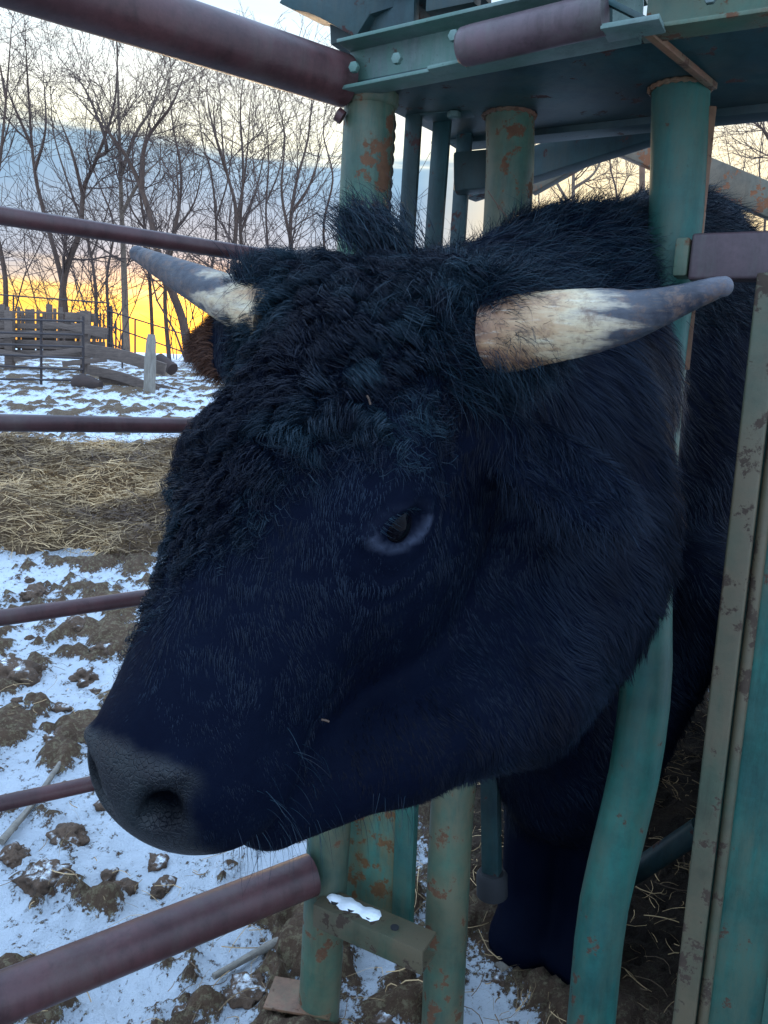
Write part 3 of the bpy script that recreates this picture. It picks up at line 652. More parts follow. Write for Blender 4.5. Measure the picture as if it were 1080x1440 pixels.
# long wisps: crest, poll tuft, hump, throat, ear fringe
def wisps(name, roots, dirs, L, k=9, seed=1, curl=.25, w=.0008, droop=.5, mat=None):
    r = np.random.default_rng(seed); n = len(roots); L = L*r.uniform(.5, 1.2, n); ts = np.linspace(0, 1, k)
    d = norm(dirs+r.normal(0, .14, (n, 3))+smooth_noise_vec(roots, 26, seed+3)*1.5)
    sdv = norm(np.cross(d, r.normal(0, 1, (n, 3))))
    pts = roots[:, None, :]+d[:, None, :]*(L[:, None]*ts[None, :])[..., None]+sdv[:, None, :]*(L[:, None]*curl*(ts[None, :]**2)*r.normal(0, 1, (n, 1)))[..., None]
    pts[..., 2] -= droop*L[:, None]*ts[None, :]**2
    view = norm(pts-CAM); tg = np.gradient(pts, axis=1); wd = norm(np.cross(tg, r.normal(0, 1, (n, 1, 3))+view))
    return ribbons(name, pts, w*r.uniform(.7, 1.4, n), wd, mat or M_curl, bull, {'rnd': r.uniform(0, 1, n)})
def sel(wf, n, seed): R_ = tri_sample(BV, BF, n, wf, seed); return R_, normals(R_)
R2, n2_ = sel(lambda c: (lambda q: (q[:, 1] < .0)*(q[:, 2] > -.26)*(np.abs(q[:, 0]) < .14)*(q[:, 1] > -.2)+1e-9)(tolocal(c)), 6000, 11)
wisps('poll_hair', R2, n2_*.7+HL*.25+np.array([0, 0, -.2]), .055, seed=12, droop=.55, curl=.35)
Rt = P(532, 340, .97)+rng.normal(0, 1, (2200, 3))*np.array([.022, .02, .012]); wisps('poll_tuft', Rt, np.array([-.60, -.1, .85])+np.zeros((2200, 3)), .062, seed=21, droop=.35, curl=.25)
Rt = P(352, 400, .96)+rng.normal(0, 1, (260, 3))*np.array([.008, .01, .006]); wisps('poll_tuft', Rt, np.array([-.35, -.1, 1.0])+np.zeros((260, 3)), .04, seed=22, droop=-.1, curl=.5)
M_brown = furmat('brown_ear_hair', (.03, .012, .008), (.11, .05, .03), .6, .2)
Re, ne = sel(lambda c: (np.linalg.norm(c-P(296, 492, 1.03), axis=1) < .050)+1e-9, 3500, 24); wisps('ear_tuft', Re, ne*.5+np.array([-.5, -.1, .2]), .016, seed=23, droop=.4, curl=.5, w=.0008, mat=M_brown)
Rh, nh = sel(lambda c: (np.linalg.norm(c-P(690, 470, .84), axis=1) < .080)+1e-9, 6000, 25); wisps('horn_collar', Rh, nh*.45+HL*.7, .034, seed=26, droop=.25, curl=.4, w=.0007)
Rw = tri_sample(BV, BF, 260, lambda c: (lambda q: padmask(q)*0+(q[:, 1] > .44)*(q[:, 1] < .56)*(q[:, 2] < -.10)*(np.linalg.norm(q-np.array([0, .3, -.1]), axis=1) < .4)+1e-9)(tolocal(c)), 27); wisps('whiskers', Rw, normals(Rw)+HM*.2, .030, seed=28, droop=.5, curl=.15, w=.0005)
Rl = np.array([H(.131, EYE[1]+a_*.72-.019*.69*(1-(a_/.04)**2), EYE[2]+a_*.69+.021*.72*(1-(a_/.04)**2)) for a_ in rng.uniform(-.032, .036, 90)]); wisps('eyelashes', Rl, HL*.8+HN*.25+np.array([0, 0, -.5])+np.zeros((90, 3)), .017, seed=29, droop=-.2, curl=.2, w=.0005)
cr = gate(.29, .10, 1.53)
R3, n3_ = sel(lambda c: (c[:, 2] > 1.38+DZ)*(c[:, 1] > .98)*(c[:, 1] < 2.7)*np.clip(2.9-c[:, 1], .3, 1.5)+1e-9, 22000, 13)
wisps('crest_hair', R3, n3_*.28+np.array([.45, -.1, .05])+smooth_noise_vec(R3, 7, 61)*1.5, .050, seed=14, droop=.30, curl=.35, w=.0009)
R4, n4_ = sel(lambda c: (lambda q: (np.abs(q[:, 0]) > .17)*(q[:, 1] > -.02)*(q[:, 1] < .2)*(q[:, 2] < -.12)*(np.linalg.norm(q-np.array([0, .1, -.1]), axis=1) < .33)+1e-9)(tolocal(c)), 5000, 15)
wisps('ear_fringe', R4, n4_*.4+HL*.5*np.sign(tolocal(R4)[:, :1])+np.array([0, 0, -.5]), .024, seed=16, droop=.5, w=.0007, mat=M_fur)

# ------------------------------------------------------------------ head gate and chute
ZP = float(P(516, 128, 1.5)[2])            # underside of the top frame
chute = thing('cattle_chute', 'teal painted steel head gate and chute closed round the neck of the bull', 'cattle chute', gate(.35, .15, 0))
def post(name, pts, r, mat=M_teal, label=None, n=26):
    m = MB(); tube(m, spline(pts, 24) if len(pts) > 2 else [np.array(pts[0])+(np.array(pts[1])-np.array(pts[0]))*x for x in np.linspace(0, 1, 12)], r, n=n)
    return tag(m.build(name, mat, chute, smooth=True), label)
def vpost(px_t, py_t, px_b, py_b, Y, z1=None, z0=-.03):
    """a straight post through two image points at distance Y, cut at z0 and z1"""
    a = P(px_t, py_t, Y); b = P(px_b, py_b, Y); d = (b-a)/(b[2]-a[2])
    return a+d*((z1 if z1 is not None else a[2])-a[2]), a+d*(z0-a[2])
# left front post with collar
a, bq = vpost(517, 200, 458, 1250, 1.5, ZP)
pf = post('front_post', [a, bq], .0455)
m = MB(); dd = (bq-a)/np.linalg.norm(bq-a); tube(m, [a+dd*.002, a+dd*.006, a+dd*.022, a+dd*.028], [.046, .051, .051, .0465], 26); m.build('collar', M_teal, pf, smooth=True)
# neck bars
lb = [P(717, 150, 1.6), P(716, 260, 1.6), P(700, 500, 1.58), P(672, 850, 1.55), P(640, 1090, 1.52), P(630, 1250, 1.50), P(622, 1440, 1.48)]; lb += [lb[-1]+(lb[-1]-lb[-2])*2.0]
lb[0][2] = ZP+.01
post('neck_bar', lb, .046, M_teal)
rb = [P(957, 120, 1.42), P(950, 330, 1.42), P(925, 520, 1.41), P(912, 700, 1.40), P(908, 840, 1.39), P(908, 960, 1.385), P(893, 1080, 1.38), P(870, 1180, 1.37), P(846, 1290, 1.36), P(831, 1440, 1.35)]; rb += [rb[-1]+(rb[-1]-rb[-2])*1.2]
rb[0][2] = ZP+.01
nb = post('neck_bar', rb, .0465, M_teal2)
m = MB(); bar(m, P(1000, 150, 1.40), P(962, 520, 1.385), .010, .016, (1, 0, 0)); m.build('edge_strip', M_rustedge, nb, bevel=.002)
# inner uprights between the front post and the left bar
def upr(name, px_t, py_t, px_b, py_b, Y, w, d, mat, z0=-.03, zt=None):
    a, bq = vpost(px_t, py_t, px_b, py_b, Y, zt if zt is not None else ZP+.02, z0); m = MB(); bar(m, a, bq, w, d, GN); return m.build(name, mat, chute, bevel=.004)
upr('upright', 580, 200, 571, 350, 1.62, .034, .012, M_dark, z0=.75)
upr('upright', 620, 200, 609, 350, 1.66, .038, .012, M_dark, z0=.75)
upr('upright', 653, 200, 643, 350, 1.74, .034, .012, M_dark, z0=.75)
m = MB(); bar(m, P(594, 157, 1.63), P(668, 148, 1.60), .05, .03); m.build('upright_cap', M_dark, chute, bevel=.006)
m = MB(); A_ = P(640, 245, 1.70); B_ = P(700, 240, 1.68); bar(m, A_, B_, .05, .075); m.build('latch_block', M_dark, chute, bevel=.006)
# hanging chain
m = MB()
for i in range(26):
    c0 = P(553-i*.5, 168+i*8.2, 1.60)
    ring = []
    for k in range(10):
        th = 2*math.pi*k/9; x = .0055*math.cos(th); z = .0105*math.sin(th)
        ring.append(c0+(G if i % 2 else GN)*x+np.array([0, 0, z]))
    tube(m, ring, .0022, 6, cap=False)
m.build('latch_chain', M_chain, chute, smooth=True)
# top frame: sheet, front channel, back beam
s0, s1 = -.035, 1.35
m = MB()
fl = Pg(484, 124, -.05); fr_ = fl+(Pg(1000, 24, -.05)-fl)*1.9
pl_ = [fl, fr_, gate(s1, .33, ZP+.01), gate(s0+.02, .33, ZP)]
m.add([p_ for p_ in pl_]+[p_+np.array([0, 0, .008]) for p_ in pl_], [(0, 1, 2, 3), (7, 6, 5, 4), (0, 4, 5, 1), (1, 5, 6, 2), (2, 6, 7, 3), (3, 7, 4, 0)])
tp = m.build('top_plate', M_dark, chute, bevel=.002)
for x_, y_ in ((785, 120), (640, 128)): m = MB(); c_ = Pg(x_, y_, .14); c_[2] = ZP-.012+.02*(x_ > 700); tube(m, [c_, c_+np.array([0, 0, .010])], .013, 6); m.build('bolt_head', M_greyz, tp, bevel=.0015)
m = MB(); A_, B_ = Pg(484, 98, -.068), Pg(900, 10, -.068); extr(m, channel(.05, .080, .006, 1), A_, B_); m.build('front_channel', M_greyz, chute, bevel=.0015)
m = MB(); A_, B_ = Pg(906, 4, -.085), Pg(1080, -24, -.085); extr(m, channel(.05, .088, .006, 1), A_, A_+(B_-A_)*1.8); m.build('front_channel', M_teal, chute, bevel=.0015)
A_, B_ = Pg(645, 68, -.128), Pg(851, 19, -.128)
m = MB(); dd = (B_-A_)/np.linalg.norm(B_-A_); tube(m, [A_-dd*.001, A_+dd*.001, A_+dd*.008, *[A_+(B_-A_)*x for x in np.linspace(.1, 1, 8)]], [.012, .021, .0265, *[.0275]*8], 24); m.build('lever_tube', M_purple, chute, smooth=True)
m = MB(); bar(m, Pg(606, 100, -.10), Pg(652, 90, -.10), .03, .006); m.build('lever_foot', M_greyz, chute, bevel=.002)
m = MB(); bar(m, Pg(850, 47, -.12), Pg(932, 33, -.12), .05, .007); m.build('notch_plate', M_greyz, chute, bevel=.0015)
m = MB(); bar(m, Pg(853, 2, -.10), Pg(853, 46, -.10), .05, .006, G); bar(m, Pg(854, 2, -.10), Pg(918, 34, -.10), .012, .008); m.build('notch_plate', M_dark, chute, bevel=.0015)
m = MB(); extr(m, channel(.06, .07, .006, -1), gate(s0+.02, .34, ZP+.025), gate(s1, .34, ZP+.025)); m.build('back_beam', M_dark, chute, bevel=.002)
m = MB(); bar(m, gate(.60, .55, ZP-.03), gate(s1+.4, .55, ZP-.03), .05, .075); m.build('back_beam', M_tan, chute, bevel=.003)
m = MB(); bar(m, Pz(905, 40, ZP-.006), Pz(1004, 122, ZP-.006), .012, .010); m.build('rusty_rod', M_rustedge, chute, bevel=.002)
m = MB(); bar(m, Pg(492, 52, .04), Pg(600, 22, .04), .14, .075); m.build('gear_box', M_dark, chute, bevel=.004)
m = MB(); bar(m, Pg(480, 2, .02), Pg(668, -42, .02), .16, .05); m.build('gear_cover', M_dark, chute, bevel=.003)
m = MB(); bar(m, Pg(572, 20, -.02), Pg(586, 17, -.02), .02, .05); bar(m, Pg(604, 8, -.02), Pg(672, -6, -.02), .03, .030); m.build('gear_bracket', M_dark, chute, bevel=.003)
m = MB(); bar(m, Pg(745, -12, .0), Pg(905, -50, .0), .10, .075); m.build('gear_cover', M_greyz, chute, bevel=.003)
m = MB(); bar(m, Pg(600, -62, .02), Pg(1100, -175, .02), .30, .02); m.build('cover_sheet', M_dark, chute, bevel=.003)
for x_, y_ in ((500, 96), (560, 84), (640, 52), (1000, -2)):
    m = MB(); c_ = Pg(x_, y_, -.094); tube(m, [c_, c_-GN*.009], .009, 6); m.build('bolt_head', M_greyz, chute, bevel=.001)
def weld(c0, ax, r_, name='weld_bead', mat=None):
    m = MB(); d_, a_, b_ = frame(ax); ring = [np.asarray(c0)+a_*math.cos(t_)*r_*(1+.015*math.sin(t_*17))+b_*math.sin(t_)*r_*(1+.015*math.sin(t_*23)) for t_ in np.linspace(0, 2*math.pi, 70)]
    tube(m, ring, [.0042*(1+.3*math.sin(k_*1.9)) for k_ in range(70)], 7, cap=False); m.build(name, mat or M_rustedge, chute, smooth=True)
weld(lb[0]-np.array([0, 0, .012]), (0, 0, 1), .047); weld(rb[0]-np.array([0, 0, .012]), (0, 0, 1), .048)
# overhanging sheet at the far left corner
m = MB()
out_ = [(392, 4), (410, 13), (432, 17), (452, 26), (470, 36), (484, 44), (500, 52), (520, 20), (600, -5), (640, -60), (420, -40)]
f_ = [P(x, y, 1.46) for x, y in out_]; b_ = [p_+GN*.10+np.array([0, 0, .01]) for p_ in f_]; k = len(out_)
m.add(f_+b_, [tuple(range(k)), tuple(range(2*k-1, k-1, -1))]+[(i, (i+1) % k, k+(i+1) % k, k+i) for i in range(k)]); m.build('roof_sheet', M_dark, chute, bevel=.002)
# rear bracing seen above the back
m = MB(); bar(m, P(660, 262, 2.1), P(1000, 150, 1.75), .05, .07); m.build('brace', M_dark, chute, bevel=.003)
m = MB(); bar(m, P(700, 188, 1.95), P(1000, 132, 1.7), .04, .045); m.build('brace', M_dark, chute, bevel=.003)
m = MB(); bar(m, P(740, 140, 2.6), P(1150, 312, 2.3), .05, .085); m.build('brace', M_tan, chute, bevel=.004)
m = MB(); bar(m, P(745, 262, 2.7), P(862, 196, 2.6), .05, .06); m.build('brace', M_tan, chute, bevel=.004)
m = MB(); tube(m, [P(903, 190, 3.3), P(903, 400, 3.3)], .012, 10); m.build('back_rod', M_rustedge, chute, smooth=True)
# low part left of the bull: rusty plate, angle upright, drilled bracket
def quadplate(m, c, th, n_):
    n_ = np.asarray(n_, float); m.add([p_ for p_ in c]+[p_+n_*th for p_ in c], [(0, 1, 2, 3), (7, 6, 5, 4), (0, 4, 5, 1), (1, 5, 6, 2), (2, 6, 7, 3), (3, 7, 4, 0)])
m = MB(); quadplate(m, [P(484, 900, 1.56), P(572, 900, 1.50), P(556, 1310, 1.50), P(486, 1275, 1.56)], .006, GN); m.build('side_plate', M_rustplate, chute, bevel=.001)
a, bq = vpost(583, 1110, 573, 1300, 1.47, .95+DZ, .42+DZ)
m = MB(); extr(m, [(-.018, -.022), (.020, -.022), (.020, .022), (.014, .022), (.014, -.016), (-.018, -.016)], a, bq, -GN); m.build('angle_upright', M_teal, chute, bevel=.001)
m = MB(); bar(m, P(574, 1095, 1.49), P(566, 1300, 1.49), .045, .02, GN); m.build('angle_upright', M_teal2, chute, bevel=.002)
bA, bB = P(452, 1275, 1.455), P(603, 1345, 1.335)
bB[2] = bA[2]
m = MB(); extr(m, channel(.062, .052, .006, -1), bA, bB); br = m.build('drilled_bracket', M_moss, chute, bevel=.001)
dv = (bB-bA)/np.linalg.norm(bB-bA); sv = np.cross(dv, [0, 0, 1.0])
for x in (.035, .075, .118, .175): m = MB(); c0 = bA+dv*x+np.array([0, 0, .0265])+sv*.003; tube(m, [c0, c0+np.array([0, 0, .002])], .0085, 14); m.build('bolt_hole', M_rubber, br, smooth=True)
# settled snow on the bracket
m = MB(); n_ = 22; V_ = []
for i in range(n_):
    x = .012+.125*i/(n_-1); ww = (.017*(1-.2*math.sin(i*.6)-.1*math.sin(i*1.5)))*min(1, .35+i*.3, .35+(n_-1-i)*.3)
    for j, (o_, h_) in enumerate(((-1, 0), (-.5, .005), (0, .007), (.5, .005), (1, 0))): V_.append(bA+dv*x-sv*(.006-o_*ww)+np.array([0, 0, .0262+h_*(0.3 if i in (0, n_-1) else .8+.35*math.sin(i*.8))]))
m.add(V_, [(i*5+j, i*5+j+1, (i+1)*5+j+1, (i+1)*5+j) for i in range(n_-1) for j in range(4)]); tag(m.build('snow_cap', M_snowc, br, smooth=True), kind=None)
a, bq = vpost(503, 1290, 506, 1400, 1.75, .55+DZ); m = MB(); bar(m, a, bq, .045, .045, GN); m.build('rear_post', M_dark, chute, bevel=.004)
# foot of the front post
m = MB(); c0 = np.array([*bq[:2], 0.03]); fb_ = Pz(415, 1410, .04); extr(m, channel(.09, .06, .006, 1), fb_-G*.05-GN*.03, fb_+G*.09+GN*.02); m.build('foot_plate', M_rustedge, chute, bevel=.0015)
# thin dark leg with rubber foot behind
a, bq = vpost(690, 1090, 693, 1330, 1.66, 1.0+DZ, .10+DZ)
m = MB(); bar(m, a, bq, .042, .03, GN); ul = m.build('swing_leg', M_dark, chute, bevel=.004)
m = MB(); d_ = (bq-a)/np.linalg.norm(bq-a); tube(m, [bq-d_*.01, bq+d_*.0, bq+d_*.05, bq+d_*.055], [.03, .037, .037, .03], 20); m.build('rubber_foot', M_rubber, ul, smooth=True)
m = MB(); tube(m, [P(880, 1235, 1.85), P(985, 1165, 1.75)], .028, 16); m.build('low_rail', M_dark, chute, smooth=True)
# near door at the right: flanged edge, groove and sheet
def dp(px, py, Y): return P(px, py, Y)
eT = P(1066, 385, 1.20); eB = P(946, 1440, 1.20); du = (eT-eB)/np.linalg.norm(eT-eB); eB2 = eB-du*.55
door = tag(MB(), None) if False else None
m = MB(); extr(m, [(-.018, -.02), (.018, -.02), (.018, .02), (-.018, .02)], eB2+G*.018, eT+G*.018, GN); dr = m.build('door_edge', M_moss, chute, bevel=.004, segs=3)
m = MB(); tube(m, [eB2+G*.047+GN*.004, eT+G*.047+GN*.004], .009, 14); m.build('edge_bead', M_moss, dr, smooth=True)
m = MB(); quadplate(m, [eB2+G*.030+GN*.012, eB2+G*.75+GN*.012, eT+G*.75+GN*.012, eT+G*.030+GN*.012], .004, GN); m.build('door_sheet', M_teal2, chute, bevel=.001)
m = MB(); bar(m, eB2+G*.16+GN*.004, eT+G*.16+GN*.004, .05, .012, GN); m.build('door_rib', M_teal2, chute, bevel=.004)
# purple tube above it with its green sleeve
tA = P(962, 364, 1.34); tB = tA+G*.6; tB[2] = tA[2]
m = MB(); bar(m, tA+G*.012, tB, .05, .072); m.build('top_tube', M_purple, chute, bevel=.006, segs=3)
m = MB(); bar(m, tA-G*.012, tA+G*.010, .054, .060); m.build('tube_sleeve', M_teal, chute, bevel=.005)
# far side and floor of the chute
m = MB()
for z in (.5, .8, 1.1): bar(m, gate(-.02, .35, z), gate(-.02, 2.7, z), .03, .05)
m.build('side_rail', M_dark, chute, bevel=.003)
m = MB(); quadplate(m, [gate(.78, .36, .10), gate(.78, 2.8, .10), gate(.78, 2.8, 1.05), gate(.78, .36, 1.05)], .006, G); m.build('side_sheet', M_dark, chute, bevel=.001)
m = MB(); quadplate(m, [gate(.0, .85, .08), gate(.0, 2.8, .08), gate(.0, 2.8, 1.25), gate(.0, .85, 1.25)], .006, G); m.build('side_sheet', M_dark, chute, bevel=.001)

# ------------------------------------------------------------------ pipe panel
YL, YR = 1.13, 1.475
panel = thing('pipe_panel', 'maroon pipe corral panel with six rails running left from the chute', 'corral panel', [*(P(0, 600, YL)[:2]), 0])
def rail(pxL, pyL, pxR, pyR, r):
    A_ = P(pxL, pyL, YL); B_ = P(pxR, pyR, YR)
    if pyR > 1200: B_ = A_+(B_-A_)*.915
    A2 = A_+(A_-B_)*1.6
    m = MB(); tube(m, [A2+(B_-A2)*x for x in np.linspace(0, 1, 40)], r, 28, wob=.004); return m.build('rail', M_pipe, panel, smooth=True)
rail(0, -42, 484, 114, .0420); rail(0, 303, 484, 378, .0128); rail(0, 594.5, 484, 602, .0128); rail(0, 869, 484, 800, .0128); rail(0, 1130, 484, 1025, .0128); rail(0, 1404, 470, 1217, .0425)
A_ = P(0, 600, YL); B_ = P(484, 600, YR); ft = A_+(A_-B_)*1.6; zt = (A_+(A_-B_)*1.6)[2]
m = MB(); pz_ = [P(0, y, YL)+(P(0, y, YL)-P(484, y2, YR))*1.6 for y, y2 in ((-42, 114), (1404, 1217))]; tube(m, [pz_[0]+np.array([0, 0, .03]), np.array([pz_[1][0], pz_[1][1], -.02])], .042, 24); m.build('end_post', M_pipe, panel, smooth=True)
m = MB(); tube(m, [P(474, 160, 1.47), P(482, 166, 1.47)], .012, 12); m.build('hinge_pin', M_pipe, panel, smooth=True)

# ------------------------------------------------------------------ pasture: ruined fence, gate, wire, logs
yard = []
def px_plank(m, x0, y0, x1, y1, Y0, Y1, wpx, th=.035):
    A_ = P(x0, y0, Y0); B_ = P(x1, y1, Y1); bar(m, A_, B_, th, wpx/FPX*(Y0+Y1)/2)
pk = thing('board_fence', 'weathered grey board fence with gaps between its pickets at the left edge', 'fence', onground(70, 520))
YF = 15.5
m = MB()
for i, x in enumerate([3, 12, 27, 33, 40, 47, 54, 63, 70, 77, 86, 95, 101, 110]):
    top = 432+rng.uniform(-5, 6)+(x > 90)*8; bar(m, P(x+rng.uniform(-1.6, 1.6), top, YF), P(x+rng.uniform(-.6, .6), 500, YF), (.062 if i % 4 else .12), .03, (0, 1, 0))
m.build('pickets', M_plank, pk, bevel=.004)
for (x0, y0, x1, y1, w_) in ((-40, 437, 100, 441, 2.5), (-40, 457, 118, 460, 7), (-40, 468, 150, 472, 10), (-40, 482, 148, 487, 12), (-40, 495, 146, 499, 9), (92, 445, 134, 447, 12)):
    m = MB(); px_plank(m, x0, y0, x1, y1, YF-.2, YF-.15, w_); m.build('board', M_plank, pk, bevel=.006)
for (x0, y0, x1, y1, w_) in ((-30, 475, 60, 468, 6), (20, 505, 130, 489, 7), (60, 452, 148, 472, 7), (-20, 490, 45, 503, 6), (100, 458, 152, 466, 9), (88, 512, 150, 505, 7)):
    m = MB(); px_plank(m, x0, y0, x1, y1, YF-.45, YF-.5, w_); m.build('fallen_board', M_plank, pk, bevel=.006)
for x in (120, 14):
    m = MB(); bar(m, P(x, 437, YF-.3), P(x, 545, YF-.3), .15, .15, (0, 1, 0)); m.build('fence_post', M_plank, pk, bevel=.01)
for i, (x0, y0, x1, y1, w_, lab) in enumerate(((120, 492, 232, 520, 17, 'wide grey plank sagging from the board fence towards the split post, the upper of two'), (124, 520, 222, 550, 13, 'grey plank slumped into the snow under the wider sagging plank'), (140, 536, 262, 556, 13, 'low grey plank half sunk in snow at the foot of the split post'))):
    m = MB(); A_ = P(x0, y0, 13.2); B_ = P(x1, y1, 12.6+.2*i)
    pts = spline([A_, (A_+B_)/2+np.array([0, 0, .05]), B_], 8)
    for j in range(7): bar(m, pts[j], pts[j+1]+(pts[j+1]-pts[j])*.02, .05, w_/FPX*13)
    tag(m.build('plank', M_plank, None, bevel=.006), lab, 'plank', 'sagging planks of the ruined fence')
m = MB(); pts = [P(213, 470, 12.4), P(212, 500, 12.4), P(210, 556, 12.4)]; tube(m, spline([*pts, pts[-1]-np.array([0, 0, .15])], 12), [.055, .07, .075, .08, .09, .09, .095, .095, .1, .1, .1, .1], 9, wob=.08)
tag(m.build('wooden_post', M_post, None, smooth=True, ao=30), 'pale split wooden post standing at the end of the sagging planks', 'post')
m = MB(); tube(m, [P(224, 505, 14), P(243, 520, 13.8)], .11, 12, wob=.12); tag(m.build('log', M_log, None, smooth=True), 'short brown log lying just right of the pale split post', 'log')
m = MB(); tube(m, spline([P(104, 536, 12.8), P(118, 540, 12.7), P(142, 541, 12.6)], 8), [.06, .11, .13, .15, .13, .14, .10, .06], 12, wob=.18); tag(m.build('log', M_log, None, smooth=True), 'dark rotten log under the board fence at its right end', 'log')
fg = thing('farm_gate', 'thin rusty pipe gate standing in front of the board fence', 'gate', onground(60, 560))
YG = 12.9
for y0, y1 in ((447, 452), (466, 471), (482, 488), (496, 504), (512, 520), (532, 535)):
    m = MB(); tube(m, [P(-60, y0, YG), P(117, y1, YG-.1)], .017, 8); m.build('gate_rail', M_wire, fg, smooth=True)
for x in (-58, 58, 117):
    m = MB(); tube(m, [P(x, 445, YG), P(x, 535 if x != 58 else 546, YG)], .022, 8); m.build('gate_stile', M_wire, fg, smooth=True)
wf = thing('wire_fence', 'thin rail fence running downhill before the orange sky', 'fence', onground(160, 520))
for (x0, y0, x1, y1) in ((-20, 413, 152, 426), (152, 437, 330, 492), (152, 458, 330, 520), (152, 482, 300, 545), (152, 437, 200, 452)):
    m = MB(); tube(m, [P(x0, y0, 17.5), P(x1, y1, 17.5+(x0 > 100)*1.0)], .016, 7); m.build('fence_rail', M_wire, wf, smooth=True)
for x, y0, y1 in ((19, 414, 440), (152, 425, 500), (156, 430, 505), (137, 440, 480), (141, 440, 482), (146, 441, 484), (163, 452, 492), (190, 450, 500), (172, 470, 530), (238, 478, 520)):
    m = MB(); tube(m, [P(x, y0, 17.6), P(x, y1, 17.6)], .03 if x in (152, 156) else .02, 7); m.build('fence_stake', M_wire, wf, smooth=True)

# ------------------------------------------------------------------ trees
def seg_mesh(name, segs, mat, parent, sides):
    S_ = np.array(segs); p0, p1, r0, r1 = S_[:, :3], S_[:, 3:6], S_[:, 6], S_[:, 7]
    d = norm(p1-p0); a = norm(np.cross(d, np.array([.13, .2, 1.0])+0*d)); b2 = np.cross(d, a)
    th = np.arange(sides)*2*math.pi/sides
    ringv = a[:, None, :]*np.cos(th)[None, :, None]+b2[:, None, :]*np.sin(th)[None, :, None]
    V = np.concatenate([p0[:, None, :]+ringv*r0[:, None, None], p1[:, None, :]+ringv*r1[:, None, None]], 1).reshape(-1, 3)
    base = np.arange(len(S_))[:, None]*2*sides; k = np.arange(sides)[None, :]; k2 = (k+1) % sides
    Fq = np.stack([base+k, base+k2, base+sides+k2, base+sides+k], -1).reshape(-1, 4)
    return mesh_np(name, V, Fq, mat, parent)
def grow(segs, p, d, L, r, lvl, R_, upb=.25):
    n = 5 if lvl > 1 else 4; st = L/n
    for i in range(n):
        d = d+np.array([R_.gauss(0, .16), R_.gauss(0, .16), R_.gauss(0, .12)+upb*.22]); d = d/np.linalg.norm(d)
        q = p+d*st; r2 = r*(1-.62/n) if i < n-1 or lvl > 0 else r*.5
        segs.append((*p, *q, r, r2)); p = q; r = r2
        if lvl > 0 and i >= 1 or (lvl > 0 and R_.random() < .35):
            for _ in range(1 if R_.random() < .62 else 2):
                ax = np.array([R_.gauss(0, 1), R_.gauss(0, 1), R_.gauss(0, .6)]); ax -= ax@d*d; ax /= np.linalg.norm(ax)+1e-6
                an = R_.uniform(.45, .95); nd = d*math.cos(an)+ax*math.sin(an)
                grow(segs, p.copy(), nd, L*R_.uniform(.42, .68), max(r*.62, .006), lvl-1, R_, upb)
TREES = []
def tree(limbs, D, r0, label, seed, lvl=3, twig=.30, mat=None, group='bare trees along the far edge of the pasture'):
    """limbs: image polylines at distance D; the first starts at the ground"""
    R_ = random.Random(seed); base = P(*limbs[0][0], D); zb = float(terrain(0, base[1])); base[2] = min(base[2], zb)-.1
    t_ = thing('bare_tree', label, 'tree', base, group)
    segs = []; tw = []
    for li, lm in enumerate(limbs):
        rr0 = r0*(.82 if li == 0 else .45)
        pts = [P(x, y, D+R_.gauss(0, .35)*(j > 0)) for j, (x, y) in enumerate(lm)]
        if li == 0: pts[0] = base.copy()
        else: pts[0] = main[np.argmin(np.linalg.norm(main-pts[0], axis=1))].copy()
        ps = spline(pts, max(8, 5*len(pts))) if len(pts) > 2 else spline([pts[0], (pts[0]+pts[1])/2, pts[1]], 12); n = len(ps)
        if li == 0: main = ps
        for i in range(n-1):
            ra = rr0*(1-.86*i/(n-1)); rb_ = rr0*(1-.86*(i+1)/(n-1)); segs.append((*ps[i], *ps[i+1], ra, rb_))
            f = i/(n-1); hgt = ps[i][2]-zb
            if hgt > 1.6 and R_.random() < .20+.34*f:
                d = ps[i+1]-ps[i]; d /= np.linalg.norm(d)
                for _ in range(1 if R_.random() < .6 else 2):
                    ax = np.array([R_.gauss(0, 1), R_.gauss(0, .8), R_.gauss(0, .3)]); ax -= ax@d*d; ax /= np.linalg.norm(ax)
                    an = R_.uniform(.5, 1.1); nd = d*math.cos(an)+ax*math.sin(an)
                    grow(tw, ps[i+1].copy(), nd, R_.uniform(1.0, 2.5)*(1.15-.5*f)*D/30, max(.012, rb_*.45), lvl-1, R_)
        grow(tw, ps[-1].copy(), norm(ps[-1]-ps[-2]), 1.6*D/30, max(.015, rr0*.14), lvl-1, R_)
    tw = [(*q[:6], max(q[6], .0055*D/30), max(q[7], .0040*D/30)) for q in tw]
    seg_mesh('trunk', segs, mat or M_bark, t_, 7); seg_mesh('crown', tw, M_twig, t_, 3)
    TREES.append(t_); return t_
tree([[(178, 497), (175, 400), (171, 300), (168, 190), (164, 60)], [(171, 250), (190, 190), (215, 150), (240, 95)], [(168, 215), (150, 180), (132, 130)], [(170, 300), (200, 250), (225, 225)]], 27, .165, 'tall straight pale-barked tree, its trunk running from the snow up to the top rail', 1, mat=M_bark2)
tree([[(96, 497), (88, 400), (62, 300), (48, 235), (40, 130), (36, 60)], [(50, 240), (64, 180), (60, 90)], [(42, 205), (20, 150), (5, 110)]], 29, .14, 'slim dark tree left of the straight pale trunk, bending left and upright again', 2)
tree([[(84, 497), (90, 395), (112, 325), (118, 265), (135, 225), (160, 150), (166, 70)], [(118, 265), (100, 210), (80, 160)], [(138, 222), (150, 205), (122, 130), (95, 95)]], 26, .15, 'dark tree whose stem leans right across the pale trunk', 3)
